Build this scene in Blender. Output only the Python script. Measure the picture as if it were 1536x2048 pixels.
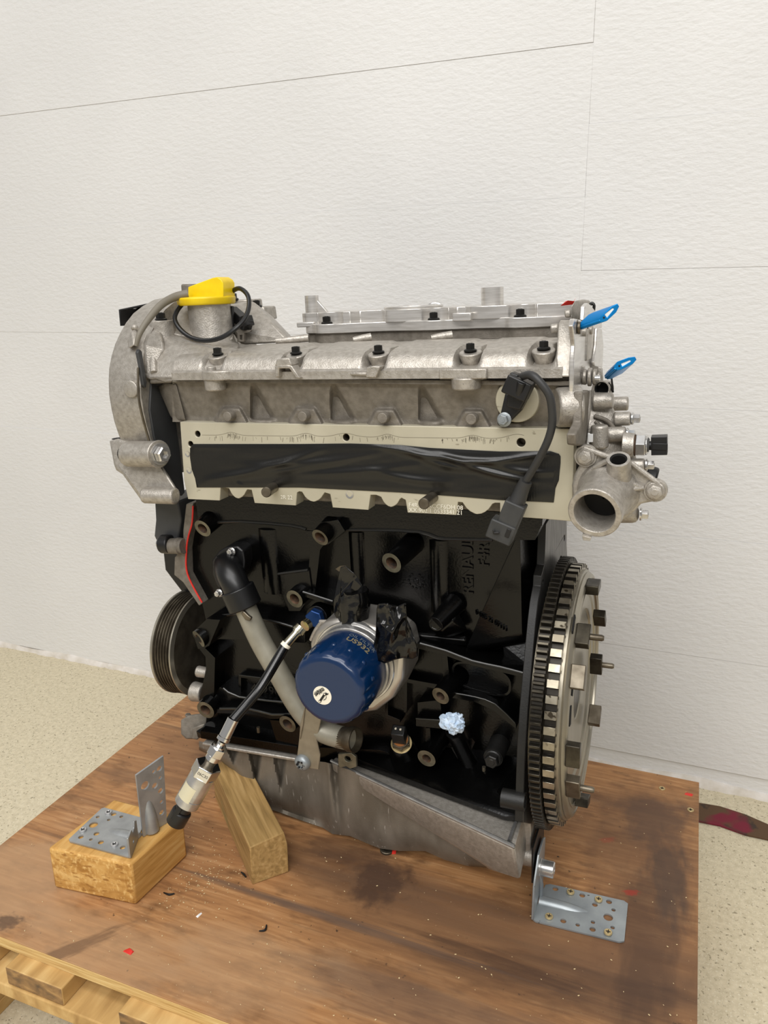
import bpy, bmesh, math, random
from mathutils import Vector, Matrix, Quaternion, noise
from mathutils.geometry import tessellate_polygon
random.seed(7)
S = bpy.context.scene
for o in list(bpy.data.objects): bpy.data.objects.remove(o)
COL = S.collection

# ------------------------------------------------------------------ camera
F, CX, CY, HC = 1545.0, 768.0, 1024.0, 0.65
CAM = Vector((0, 0, HC))
v1 = Vector((1413-CX, 565-CY, F)).normalized()
b1 = -Vector((-3300-CX, 637-CY, F)); b1.normalize()
b1 = b1 - v1*(v1.dot(b1)*.5); a2 = (v1 - b1*(v1.dot(b1))).normalized(); b1 = (b1 - a2*(a2.dot(b1))).normalized()
c1 = b1.cross(a2)
M = Matrix((b1, a2, c1))                      # world = M @ camera ray (x right, y down, z forward)
cd = bpy.data.cameras.new('camera'); cam = bpy.data.objects.new('camera', cd); COL.objects.link(cam)
cd.sensor_fit = 'VERTICAL'; cd.sensor_height = 36.0; cd.lens = 36.0*F/2048.0; cd.clip_start = .01; cd.clip_end = 50
R = Matrix.Identity(4)
for i in range(3):
    R[i][0] = M[i][0]; R[i][1] = -M[i][1]; R[i][2] = -M[i][2]
R.translation = CAM; cam.matrix_world = R
S.camera = cam
# ------------------------------------------------------------------ light
S.view_settings.view_transform = 'Standard'; S.view_settings.look = 'None'
S.view_settings.gamma = 1; S.view_settings.use_curve_mapping = False; S.view_settings.exposure = 0.0
W = bpy.data.worlds.new('room_light'); S.world = W; W.use_nodes = True
W.node_tree.nodes['Background'].inputs[0].default_value = (1, .98, .95, 1)
W.node_tree.nodes['Background'].inputs[1].default_value = 0.33
def area(name, loc, target, sx, sy, power, col=(1, .985, .966)):
    l = bpy.data.lights.new(name, 'AREA'); l.shape = 'RECTANGLE'; l.size = sx; l.size_y = sy; l.energy = power; l.color = col
    o = bpy.data.objects.new(name, l); COL.objects.link(o); o.location = loc
    o.rotation_euler = (Vector(target)-Vector(loc)).to_track_quat('-Z', 'Y').to_euler(); return o
area('ceiling_lamp', (-1.4, -2.3, 2.6), (-1.4, -2.0, 0), 2.4, .9, 50)
area('ceiling_lamp', (1.3, -2.3, 2.6), (1.3, -2.0, 0), 2.4, .9, 80)
area('ceiling_lamp', (-.3, -1.25, 2.6), (-.3, -1.24, 0), 2.2, .6, 34)
area('ceiling_lamp', (-.3, -.25, 2.6), (-.3, -.24, 0), 2.2, .6, 30)

# ------------------------------------------------------------------ pixel -> point helpers (real distances)
def ray(px, py): return M @ Vector((px-CX, py-CY, F))
def wY(px, py, Y): d = ray(px, py); return CAM + d*(Y/d.y)
def wZ(px, py, Z): d = ray(px, py); return CAM + d*((Z-HC)/d.z)
TILT = math.radians(1.9); EO = Vector((-.31, .83, .02))
EB = Matrix(((math.cos(TILT), 0, math.sin(TILT)), (0, 1, 0), (-math.sin(TILT), 0, math.cos(TILT))))
EC = EB @ (CAM - EO)
def eloc(px, py, ax, val):
    d = EB @ ray(px, py); v = val-(EO.y if ax == 1 else 0)
    r = EC + d*((v-EC[ax])/d[ax]); r.y += EO.y; return r
def P(px, py, y): return eloc(px, py, 1, y)      # on engine plane y
def PU(px, py, u): return eloc(px, py, 0, u)     # on engine plane u (lengthways)
def PV(px, py, v): return eloc(px, py, 2, v)     # on engine plane v (height)
def w2e(w):
    r = EB @ (Vector(w)-EO); r.y += EO.y; return r
def PL(pts, y): return [P(a, b, y) for a, b in pts]
V = Vector
# ------------------------------------------------------------------ mesh builder
class MB:
    def __init__(s): s.v = []; s.f = []; s.m = []
    def add(s, vs, fs, m=0):
        n = len(s.v); s.v += [tuple(p) for p in vs]; s.f += [[i+n for i in f] for f in fs]; s.m += [m]*len(fs); return s
    def box(s, x0, x1, y0, y1, z0, z1, m=0):
        vs = [(x, y, z) for z in (z0, z1) for y in (y0, y1) for x in (x0, x1)]
        return s.add(vs, [(0, 2, 3, 1), (4, 5, 7, 6), (0, 1, 5, 4), (2, 6, 7, 3), (0, 4, 6, 2), (1, 3, 7, 5)], m)
    def lathe(s, p0, ax, prof, n=24, m=0, caps=(True, True), ph=0.0):
        p0 = V(p0); ax = V(ax).normalized(); t = ax.orthogonal().normalized(); b = ax.cross(t); vs = []; fs = []
        for r, h in prof:
            for i in range(n):
                a = 2*math.pi*(i+ph)/n; vs.append(p0+ax*h+t*(r*math.cos(a))+b*(r*math.sin(a)))
        for k in range(len(prof)-1):
            for i in range(n):
                j = (i+1) % n; fs.append((k*n+i, k*n+j, (k+1)*n+j, (k+1)*n+i))
        if caps[0]: fs.append(tuple(range(n-1, -1, -1)))
        if caps[1]: fs.append(tuple(range((len(prof)-1)*n, len(prof)*n)))
        return s.add(vs, fs, m)
    def cyl(s, p0, p1, r0, r1=None, n=20, m=0, ph=0.0):
        p0 = V(p0); p1 = V(p1); d = p1-p0
        return s.lathe(p0, d, [(r0, 0), (r0 if r1 is None else r1, d.length)], n, m, ph=ph)
    def pipe(s, p0, p1, ro, ri, depth, n=24, m=0, mf=None, mh=None, ro1=None):
        # cylinder p0->p1 with a blind hole drilled from the p1 end
        p0 = V(p0); p1 = V(p1); d = p1-p0; L = d.length; ro1 = ro1 or ro
        s.lathe(p0, d, [(ro, 0), (ro1, L)], n, m, (True, False))
        s.lathe(p0, d, [(ro1, L), (ri*1.18, L)], n, m if mf is None else mf, (False, False))
        s.lathe(p0, d, [(ri*1.18, L), (ri, L-ri*.25), (ri, L-depth)], n, m if mh is None else mh, (False, True)); return s
    def tube(s, pts, r, n=12, m=0, caps=True, sub=6):
        pts = [V(p) for p in pts]; rr = r if isinstance(r, (list, tuple)) else [r]*len(pts)
        if sub > 1 and len(pts) > 2:
            q = []; qr = []
            for i in range(len(pts)-1):
                a = pts[max(i-1, 0)]; b = pts[i]; c = pts[i+1]; d = pts[min(i+2, len(pts)-1)]
                for k in range(sub):
                    t = k/sub; q.append(.5*((2*b)+(c-a)*t+(2*a-5*b+4*c-d)*t*t+(3*b-a-3*c+d)*t**3)); qr.append(rr[i]*(1-t)+rr[i+1]*t)
            q.append(pts[-1]); qr.append(rr[-1]); pts, rr = q, qr
        vs = []; fs = []; T = (pts[1]-pts[0]).normalized(); N = T.orthogonal().normalized()
        for i, p in enumerate(pts):
            T2 = (pts[min(i+1, len(pts)-1)]-pts[max(i-1, 0)]).normalized()
            N = T.rotation_difference(T2) @ N; T = T2; N = (N-T*N.dot(T)).normalized(); B = T.cross(N)
            for k in range(n):
                a = 2*math.pi*k/n; vs.append(p+N*(rr[i]*math.cos(a))+B*(rr[i]*math.sin(a)))
        for i in range(len(pts)-1):
            for k in range(n):
                j = (k+1) % n; fs.append((i*n+k, i*n+j, (i+1)*n+j, (i+1)*n+k))
        if caps: fs += [tuple(range(n-1, -1, -1)), tuple(range((len(pts)-1)*n, len(pts)*n))]
        return s.add(vs, fs, m)
    def prism(s, poly, vec, holes=(), m=0):
        vec = V(vec); poly = [V(p) for p in poly]; n = len(poly)
        if not holes:
            vs = poly+[p+vec for p in poly]
            fs = [tuple(range(n)), tuple(range(2*n-1, n-1, -1))]+[(i, (i+1) % n, (i+1) % n+n, i+n) for i in range(n)]
            return s.add(vs, fs, m)
        loops = [poly]+[[V(p) for p in h] for h in holes]; flat = [p for l in loops for p in l]; N = len(flat)
        tri = tessellate_polygon(loops); fs = [tuple(t) for t in tri]+[tuple(i+N for i in reversed(t)) for t in tri]
        k = 0
        for l in loops:
            L = len(l); fs += [(k+i, k+(i+1) % L, k+(i+1) % L+N, k+i+N) for i in range(L)]; k += L
        return s.add(flat+[p+vec for p in flat], fs, m)
    def hull(s, pts, m=0):
        bm = bmesh.new()
        for p in pts: bm.verts.new(p)
        r = bmesh.ops.convex_hull(bm, input=bm.verts)
        bmesh.ops.delete(bm, geom=[g for g in r['geom_interior'] if isinstance(g, bmesh.types.BMVert)], context='VERTS')
        bmesh.ops.dissolve_limit(bm, angle_limit=.02, verts=bm.verts, edges=bm.edges)
        bm.verts.index_update(); s.add([v.co.copy() for v in bm.verts], [[v.index for v in f.verts] for f in bm.faces], m); bm.free(); return s
    def grid(s, rows, m=0):
        n = len(rows[0]); vs = [p for r in rows for p in r]
        fs = [(i*n+j, i*n+j+1, (i+1)*n+j+1, (i+1)*n+j) for i in range(len(rows)-1) for j in range(n-1)]
        return s.add(vs, fs, m)
    def hexbolt(s, p, d, r, h, fl=1.35, m=0, n=6):
        p = V(p); d = V(d).normalized()
        s.lathe(p, d, [(r*fl, 0), (r*fl, h*.18), (r*1.1, h*.3)], 20, m)
        s.lathe(p, d, [(r, h*.2), (r, h*.92), (r*.86, h)], n, m)
        s.lathe(p, d, [(r*.5, h), (r*.45, h+.0004)], 12, m); return s
    def mesh(s, name, mats, shift=None, ang=35, smooth=True, recalc=True):
        me = bpy.data.meshes.new(name); vs = s.v
        if shift is not None: vs = [(x-shift[0], y-shift[1], z-shift[2]) for x, y, z in vs]
        me.from_pydata(vs, [], s.f)
        for m_ in (mats if isinstance(mats, (list, tuple)) else [mats]): me.materials.append(m_)
        me.polygons.foreach_set('material_index', s.m)
        if recalc:
            bm = bmesh.new(); bm.from_mesh(me); bmesh.ops.recalc_face_normals(bm, faces=bm.faces); bm.to_mesh(me); bm.free()
        if smooth:
            me.polygons.foreach_set('use_smooth', [True]*len(me.polygons)); me.set_sharp_from_angle(angle=math.radians(ang))
        me.update(); return me
def link(name, me, parent=None, loc=None):
    o = bpy.data.objects.new(name, me); COL.objects.link(o)
    if parent: o.parent = parent
    if loc is not None: o.location = loc
    return o
def bevel(o, w, seg=2, ang=40):
    if w:
        b = o.modifiers.new('bevel', 'BEVEL'); b.width = w; b.segments = seg; b.limit_method = 'ANGLE'; b.angle_limit = math.radians(ang); b.use_clamp_overlap = True
    return o
def part(name, mb, mats, parent=None, bev=0, seg=2, shift=None, ang=35, smooth=True):
    return bevel(link(name, mb.mesh(name, mats, shift, ang, smooth), parent), bev, seg)
ESH = (0, .83, 0)
def ep(name, mb, mats, parent, bev=0, seg=2, ang=35, label=None):      # engine part (absolute y in, local out)
    o = part(name, mb, mats, parent, bev, seg, ESH, ang)
    if label: o['label'] = label
    return o
def thing(name, label, cat, loc=(0, 0, 0), group=None):
    o = bpy.data.objects.new(name, None); COL.objects.link(o); o.location = loc; o.empty_display_size = .05
    o['label'] = label; o['category'] = cat
    if group: o['group'] = group
    return o
def tag(o, label, cat, group=None):
    o['label'] = label; o['category'] = cat
    if group: o['group'] = group
    return o
def circ(c, ax, r, n=20, sx=1, sy=1):
    c = V(c); ax = V(ax).normalized(); t = ax.orthogonal().normalized(); b = ax.cross(t)
    return [c+t*(r*sx*math.cos(2*math.pi*i/n))+b*(r*sy*math.sin(2*math.pi*i/n)) for i in range(n)]
def text_mesh(s, size, ext=.0004, align='CENTER', bold=0):
    cu = bpy.data.curves.new('lettering', 'FONT'); cu.body = s; cu.size = size; cu.extrude = ext; cu.align_x = align; cu.align_y = 'CENTER'; cu.offset = bold; cu.resolution_u = 3
    o = bpy.data.objects.new('lettering', cu); COL.objects.link(o); dg = bpy.context.evaluated_depsgraph_get()
    me = bpy.data.meshes.new_from_object(o.evaluated_get(dg)); bpy.data.objects.remove(o); bpy.data.curves.remove(cu); return me
def text(name, s, size, loc, xdir, ydir, mat, parent, ext=.0004, shift=(0, 0, 0), bold=0, warp=None):
    me = text_mesh(s, size, ext, bold=bold); me.name = name; me.materials.clear(); me.materials.append(mat)
    x = V(xdir).normalized(); y = V(ydir); y = (y-x*y.dot(x)).normalized(); z = x.cross(y); loc = V(loc)-V(shift)
    for v in me.vertices:
        c = v.co.copy(); v.co = warp(c) if warp else loc+x*c.x+y*c.y+z*c.z
    return link(name, me, parent)

# ------------------------------------------------------------------ materials
def srgb(r, g, b):
    f = lambda c: (c/255/12.92) if c/255 <= .04045 else ((c/255+.055)/1.055)**2.4
    return (f(r), f(g), f(b), 1)
def mat(name, col, rough=.5, metal=0.0, col2=None, scale=40, stretch=(1, 1, 1), bump=0.0, bscale=400, bstretch=None, detail=4, contrast=(.35, .65), spec=.5, speck=None, rvar=0.0, coat=0.0, bdist=.001):
    m = bpy.data.materials.new(name); m.use_nodes = True; nt = m.node_tree; N = nt.nodes; L = nt.links; B = N['Principled BSDF']
    B.inputs['Base Color'].default_value = col; B.inputs['Roughness'].default_value = rough; B.inputs['Metallic'].default_value = metal
    B.inputs['Specular IOR Level'].default_value = spec; B.inputs['Coat Weight'].default_value = coat; B.inputs['Coat Roughness'].default_value = .08
    tc = N.new('ShaderNodeTexCoord')
    def nz(sc, st, det=4):
        mp = N.new('ShaderNodeMapping'); mp.inputs['Scale'].default_value = st; L.new(tc.outputs['Object'], mp.inputs[0])
        t = N.new('ShaderNodeTexNoise'); t.inputs['Scale'].default_value = sc; t.inputs['Detail'].default_value = det; L.new(mp.outputs[0], t.inputs['Vector']); return t
    cur = None
    if col2:
        t = nz(scale, stretch, detail); r = N.new('ShaderNodeValToRGB'); r.color_ramp.elements[0].position = contrast[0]; r.color_ramp.elements[1].position = contrast[1]
        r.color_ramp.elements[0].color = col; r.color_ramp.elements[1].color = col2; L.new(t.outputs['Fac'], r.inputs[0]); cur = r.outputs[0]
        if rvar:
            mr = N.new('ShaderNodeMapRange'); mr.inputs['To Min'].default_value = rough-rvar; mr.inputs['To Max'].default_value = rough+rvar; L.new(t.outputs['Fac'], mr.inputs[0]); L.new(mr.outputs[0], B.inputs['Roughness'])
    for sp in (speck or []):          # (scale, threshold, colour)
        t = nz(sp[0], sp[3] if len(sp) > 3 else (1, 1, 1), 2); r = N.new('ShaderNodeValToRGB'); r.color_ramp.elements[0].position = sp[1]; r.color_ramp.elements[1].position = sp[1]+.05; L.new(t.outputs['Fac'], r.inputs[0])
        mx = N.new('ShaderNodeMix'); mx.data_type = 'RGBA'; mx.inputs[7].default_value = sp[2]; L.new(r.outputs[0], mx.inputs[0])
        if cur: L.new(cur, mx.inputs[6])
        else: mx.inputs[6].default_value = col
        cur = mx.outputs[2]
    if cur: L.new(cur, B.inputs['Base Color'])
    if bump:
        t = nz(bscale, bstretch or (1, 1, 1), 3); bp = N.new('ShaderNodeBump'); bp.inputs['Strength'].default_value = bump; bp.inputs['Distance'].default_value = bdist
        L.new(t.outputs['Fac'], bp.inputs['Height']); L.new(bp.outputs[0], B.inputs['Normal'])
    return m
g = lambda v, w=0: srgb(v, v-w*.4, v-w)
CAST = mat('cast_aluminium', g(182, 14), .44, .62, g(160, 15), 190, detail=8, bump=.6, bscale=700, rvar=.05, speck=[(600, .68, g(132, 14))], bdist=.0006)
CASTD = mat('dull_cast_aluminium', g(130, 16), .6, .4, g(112, 16), 140, detail=8, bump=.55, bscale=800, bdist=.0006)
PANM = mat('oil_pan_aluminium', g(140, 20), .55, .4, g(104, 20), 25, stretch=(1, 1, .4), bump=.4, bscale=700, speck=[(90, .68, g(175, 16), (3, 3, .5))], bdist=.0005)
MACH = mat('machined_aluminium', g(220, 8), .24, .68, g(196, 10), 30, stretch=(1, 1, 14), bump=.15, bscale=200, bstretch=(1, 1, 12), bdist=.0003)
MACHC = mat('milled_port_face', srgb(192, 186, 166), .5, .35, srgb(178, 172, 152), 14, bump=.06, bscale=300, bstretch=(1, 1, 6), speck=[(70, .70, srgb(150, 143, 124), (1, 1, 2.5))], bdist=.0003)
MACHD = mat('machined_iron', g(118, 4), .42, .7, g(84, 4), 40, stretch=(1, 4, 1), bump=.1, bscale=300)
BLACK = mat('black_block_paint', srgb(3, 3, 3), .2, 0, srgb(6, 6, 6), 30, bump=.22, bscale=420, spec=.3, bdist=.0006)
BLACKF = mat('black_flange_edge', srgb(15, 15, 14), .5, .1, srgb(24, 23, 21), 60, bump=.3, bscale=500, bdist=.0005)
BLACKE = mat('painted_edge_highlight', srgb(26, 26, 24), .24, .2, spec=.8)  # paler, glossier black that puts a highlight into the block ridges
PLAST = mat('black_plastic', srgb(15, 15, 16), .42, 0, bump=.15, bscale=900, bdist=.0003)
PLASTG = mat('grey_plastic_shield', srgb(52, 53, 54), .5, 0, srgb(62, 63, 64), 20, bump=.12, bscale=500, bdist=.0003)
PLASTC = mat('charcoal_connector_plastic', srgb(46, 47, 47), .55, 0, srgb(56, 56, 55), 80)
RUB = mat('black_rubber', srgb(14, 14, 15), .36)
CABLE = mat('charcoal_cable_sheath', srgb(44, 44, 44), .5)
BOSSF = mat('bare_iron_boss_face', srgb(122, 117, 100), .42, .6, srgb(92, 88, 74), 90)
BORE = mat('rusty_threaded_bore', srgb(36, 28, 20), .7, .2, srgb(84, 58, 36), 160)
DARKH = mat('dark_bore', srgb(14, 13, 12), .8)
STEEL = mat('bright_steel', g(212, 4), .24, .85, g(180, 4), 60)
STEELD = mat('dull_steel', srgb(122, 114, 100), .42, .85, srgb(88, 80, 68), 60, rvar=.1)
BOLTB = mat('black_bolt', srgb(34, 33, 31), .36, .5)
ZINC = mat('galvanised_steel', srgb(162, 168, 170), .40, .5, srgb(132, 138, 142), 22, bump=.1, bscale=200, speck=[(190, .72, srgb(52, 52, 52))], bdist=.0003)
ZINCC = mat('plain_galvanised_steel', srgb(166, 168, 168), .38, .5, srgb(144, 146, 146), 40)
SCREWZ = mat('yellow_zinc_screw', srgb(196, 176, 130), .4, .6)
SCREWS = mat('silver_screw', srgb(190, 190, 190), .35, .7)
GEAR = mat('ring_gear_steel', srgb(84, 79, 68), .36, .85, srgb(48, 44, 38), 50, rvar=.1)
GEARL = mat('trigger_wheel_steel', srgb(176, 168, 150), .34, .85, srgb(126, 118, 102), 45, rvar=.1, speck=[(120, .64, srgb(74, 66, 54))])
GEARG = mat('dark_tooth_gap', srgb(46, 42, 36), .45, .6)  # gap floors and flanks, darker than the tooth tops
DISC = mat('clutch_plate_steel', srgb(168, 163, 150), .36, .8, srgb(144, 137, 122), 12, stretch=(1, 1, .3), rvar=.08)
BLUE = mat('blue_filter_paint', srgb(1, 36, 74), .26, .05, coat=.25)
BLUEA = mat('blue_anodised_aluminium', srgb(6, 132, 206), .3, .55)
YEL = mat('yellow_plastic', srgb(236, 204, 8), .38, 0, srgb(224, 190, 6), 60, bump=.1, bscale=300, bdist=.0003)
TAPE = mat('black_tape', srgb(9, 9, 9), .16, 0, bump=.25, bscale=110, bstretch=(.7, 1, 1.6), bdist=.0012)
TAPEF = mat('ribbed_black_tape', srgb(20, 19, 17), .3, 0, srgb(11, 11, 10), 16, stretch=(.5, 1, 3), bump=.2, bscale=260, bstretch=(3, 1, .4), bdist=.0005)
TISS = mat('blue_tissue_paper', srgb(168, 190, 214), .85, 0, srgb(196, 210, 226), 120, bump=.4, bscale=500)
WHITEL = mat('white_sticker', srgb(232, 226, 208), .5)
INK = mat('black_ink', srgb(18, 18, 18), .6)
GREYINK = mat('grey_print', srgb(96, 104, 108), .5)
ETCH = mat('etched_lettering', srgb(236, 232, 218), .5, .2)
REDP = mat('red_sealant', srgb(206, 44, 34), .5)
BLUEHEX = mat('blue_anodised_fitting', srgb(24, 58, 110), .35, .6)
PAPERW = mat('white_paper_tag', srgb(226, 226, 224), .6)

def wood(name, c1, c2, c3, sc=18, grain=(1, 9, 9), bump=.3, rough=.65, extra=None, spots=()):
    m = bpy.data.materials.new(name); m.use_nodes = True; nt = m.node_tree; N = nt.nodes; L = nt.links; B = N['Principled BSDF']; B.inputs['Roughness'].default_value = rough
    B.inputs['Specular IOR Level'].default_value = .3
    tc = N.new('ShaderNodeTexCoord'); mp = N.new('ShaderNodeMapping'); mp.inputs['Scale'].default_value = grain; L.new(tc.outputs['Object'], mp.inputs[0])
    t = N.new('ShaderNodeTexNoise'); t.inputs['Scale'].default_value = sc; t.inputs['Detail'].default_value = 6; t.inputs['Distortion'].default_value = .4; L.new(mp.outputs[0], t.inputs['Vector'])
    r = N.new('ShaderNodeValToRGB'); e = r.color_ramp.elements; e[0].position = .3; e[0].color = c1; e[1].position = .7; e[1].color = c3; k = e.new(.52); k.color = c2; L.new(t.outputs['Fac'], r.inputs[0]); cur = r.outputs[0]
    if extra:
        for (s2, st, lo, hi, cc) in extra:
            mp2 = N.new('ShaderNodeMapping'); mp2.inputs['Scale'].default_value = st; L.new(tc.outputs['Object'], mp2.inputs[0])
            t2 = N.new('ShaderNodeTexNoise'); t2.inputs['Scale'].default_value = s2; t2.inputs['Detail'].default_value = 4; L.new(mp2.outputs[0], t2.inputs['Vector'])
            r2 = N.new('ShaderNodeMapRange'); r2.inputs['From Min'].default_value = lo; r2.inputs['From Max'].default_value = hi; L.new(t2.outputs['Fac'], r2.inputs[0])
            mx = N.new('ShaderNodeMix'); mx.data_type = 'RGBA'; mx.inputs[7].default_value = cc; L.new(r2.outputs[0], mx.inputs[0]); L.new(cur, mx.inputs[6]); cur = mx.outputs[2]
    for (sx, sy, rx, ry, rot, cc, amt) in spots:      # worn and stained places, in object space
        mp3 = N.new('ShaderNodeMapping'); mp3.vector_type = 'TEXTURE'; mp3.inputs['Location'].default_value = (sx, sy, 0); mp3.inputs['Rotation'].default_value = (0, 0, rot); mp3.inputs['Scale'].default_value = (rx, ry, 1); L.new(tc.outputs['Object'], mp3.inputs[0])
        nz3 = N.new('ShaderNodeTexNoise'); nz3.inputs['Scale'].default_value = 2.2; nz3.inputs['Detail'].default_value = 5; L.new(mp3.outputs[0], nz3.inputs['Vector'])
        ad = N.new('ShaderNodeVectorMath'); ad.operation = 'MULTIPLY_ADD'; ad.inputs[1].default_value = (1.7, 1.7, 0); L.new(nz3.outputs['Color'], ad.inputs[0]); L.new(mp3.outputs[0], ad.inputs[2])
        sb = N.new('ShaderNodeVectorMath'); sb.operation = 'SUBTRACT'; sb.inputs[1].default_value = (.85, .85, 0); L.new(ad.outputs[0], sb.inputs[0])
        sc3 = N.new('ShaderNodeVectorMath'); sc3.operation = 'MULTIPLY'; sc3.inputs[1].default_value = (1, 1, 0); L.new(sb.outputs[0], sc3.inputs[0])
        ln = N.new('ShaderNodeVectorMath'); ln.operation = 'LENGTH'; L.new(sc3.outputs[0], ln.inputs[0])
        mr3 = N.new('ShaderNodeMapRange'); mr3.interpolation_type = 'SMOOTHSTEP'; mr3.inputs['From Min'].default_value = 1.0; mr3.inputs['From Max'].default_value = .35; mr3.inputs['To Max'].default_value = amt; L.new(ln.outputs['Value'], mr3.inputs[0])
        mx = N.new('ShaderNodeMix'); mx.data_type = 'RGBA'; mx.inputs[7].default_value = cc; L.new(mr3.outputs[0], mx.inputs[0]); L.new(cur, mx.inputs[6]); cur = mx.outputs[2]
    L.new(cur, B.inputs['Base Color'])
    bp = N.new('ShaderNodeBump'); bp.inputs['Strength'].default_value = bump; bp.inputs['Distance'].default_value = .001; L.new(t.outputs['Fac'], bp.inputs['Height']); L.new(bp.outputs[0], B.inputs['Normal'])
    return m
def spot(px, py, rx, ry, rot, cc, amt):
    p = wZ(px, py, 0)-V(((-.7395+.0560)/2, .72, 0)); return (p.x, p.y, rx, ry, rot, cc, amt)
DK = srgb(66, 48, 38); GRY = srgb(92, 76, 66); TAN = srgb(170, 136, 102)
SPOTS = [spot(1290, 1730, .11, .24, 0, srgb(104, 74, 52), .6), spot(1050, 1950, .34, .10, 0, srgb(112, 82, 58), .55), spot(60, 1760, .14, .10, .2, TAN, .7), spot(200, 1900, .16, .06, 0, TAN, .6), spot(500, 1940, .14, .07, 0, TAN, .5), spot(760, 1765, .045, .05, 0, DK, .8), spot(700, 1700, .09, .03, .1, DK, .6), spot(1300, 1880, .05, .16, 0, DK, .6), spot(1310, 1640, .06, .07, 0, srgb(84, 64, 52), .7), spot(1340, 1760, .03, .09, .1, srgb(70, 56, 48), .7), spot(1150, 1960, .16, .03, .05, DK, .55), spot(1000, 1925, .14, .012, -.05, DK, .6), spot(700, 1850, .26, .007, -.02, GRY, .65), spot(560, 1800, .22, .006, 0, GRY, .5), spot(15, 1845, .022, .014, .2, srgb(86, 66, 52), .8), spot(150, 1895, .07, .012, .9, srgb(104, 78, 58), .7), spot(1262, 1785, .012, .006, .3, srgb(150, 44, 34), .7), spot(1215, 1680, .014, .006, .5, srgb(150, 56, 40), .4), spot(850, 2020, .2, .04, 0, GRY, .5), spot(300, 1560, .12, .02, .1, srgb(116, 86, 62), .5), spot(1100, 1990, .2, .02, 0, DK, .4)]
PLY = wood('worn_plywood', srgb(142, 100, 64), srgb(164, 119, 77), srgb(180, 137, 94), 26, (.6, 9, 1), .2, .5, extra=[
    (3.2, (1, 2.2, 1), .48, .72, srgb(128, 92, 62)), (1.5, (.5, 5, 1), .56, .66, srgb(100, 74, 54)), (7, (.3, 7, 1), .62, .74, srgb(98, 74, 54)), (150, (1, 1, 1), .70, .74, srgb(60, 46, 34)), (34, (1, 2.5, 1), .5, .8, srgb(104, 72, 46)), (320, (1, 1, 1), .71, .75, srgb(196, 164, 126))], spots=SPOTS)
PLYE = wood('plywood_edge', srgb(176, 140, 84), srgb(206, 174, 116), srgb(222, 196, 140), 30, (.6, 1, 14), .4)
PINE = wood('yellow_pine', srgb(172, 126, 62), srgb(196, 150, 84), srgb(208, 168, 104), 22, (6, .7, 9), .4)
PINEE = wood('sawn_end_grain', srgb(164, 116, 54), srgb(200, 154, 86), srgb(216, 178, 112), 16, (2.2, 1, 5), 1.0, extra=[(260, (1, 1, .6), .5, .7, srgb(222, 184, 118)), (60, (1.5, 1, 4), .56, .64, srgb(160, 114, 56))])
BEAMW = wood('treated_timber', srgb(136, 108, 64), srgb(164, 132, 82), srgb(182, 150, 100), 26, (.5, 7, 7), .5, extra=[(9, (1.5, 3, 3), .6, .7, srgb(146, 126, 80))])
PALW = wood('pallet_wood', srgb(158, 122, 72), srgb(188, 152, 96), srgb(206, 174, 118), 12, (5, .7, 3), .4)
PALE = wood('weathered_pallet_end', srgb(98, 78, 56), srgb(140, 108, 70), srgb(168, 132, 84), 30, (2, 2, 4), .5)
# wall paint: roller stipple + fine horizontal brush lines
WALL = mat('white_wall_paint', srgb(222, 221, 219), .6, 0, srgb(216, 215, 213), 3, bump=.29, bscale=130, bstretch=(.7, 1, 1.6), bdist=.004)
WALLB = mat('chipped_plaster', srgb(226, 221, 216), .8, 0, srgb(206, 199, 188), 40, bump=.6, bscale=120)
FLOORM = mat('speckled_floor', srgb(208, 197, 170), .75, 0, srgb(192, 181, 154), 130, bump=.2, bscale=300, detail=6, speck=[(230, .63, srgb(150, 140, 116)), (420, .60, srgb(214, 206, 184)), (110, .745, srgb(140, 130, 108))])

# ------------------------------------------------------------------ the setting
def struct(o): o['kind'] = 'structure'; return o
FZ = -.162; WY = 1.228
fl = struct(part('floor', MB().box(-3.2, 2.4, -1.5, WY+.02, FZ-.05, FZ), FLOORM))
wall = struct(part('wall_back', MB().box(-3.2, 2.4, WY+.004, WY+.12, FZ, 2.6), WALL))
# painted block courses, each panel a hair proud of or behind its neighbour
rnd = random.Random(3)
for side, x0, x1, zs in (('l', -3.2, -.170, .772), ('r', -.170, 2.4, .8682)):
    z = zs-5*.1985
    while z < 2.6:
        za, zb = max(z, FZ+.012), min(z+.1985, 2.6)
        if zb-za > .01:
            L_ = 1.1; x = x0
            cuts = [x0]
            k = x0+rnd.uniform(.5, 1.1)
            while k < x1-.3: cuts.append(k); k += L_
            cuts.append(x1)
            d = rnd.choice((0, .0005, .0009))
            mb = MB().box(x0, x1, WY-d, WY+.006, za, zb)
            bevel(part('wall_panel', mb, WALL, wall), .0004, 1)
        z += .1985
# crumbly plinth at the foot of the wall
pl = MB(); rows = [[], [], [], []]; x = -3.2
while x < 2.4:
    j = rnd.uniform(-.004, .004); h = .013+noise.noise(V((x*9, 0, 0)))*.006
    rows[0].append((x, WY-.004+j*.5, FZ)); rows[1].append((x, WY-.003+j*.5, FZ+h-.006)); rows[2].append((x, WY-.0005, FZ+h)); rows[3].append((x, WY+.02, FZ+h)); x += .012
pl.grid(rows); struct(part('baseboard_back', pl, WALLB))

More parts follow.
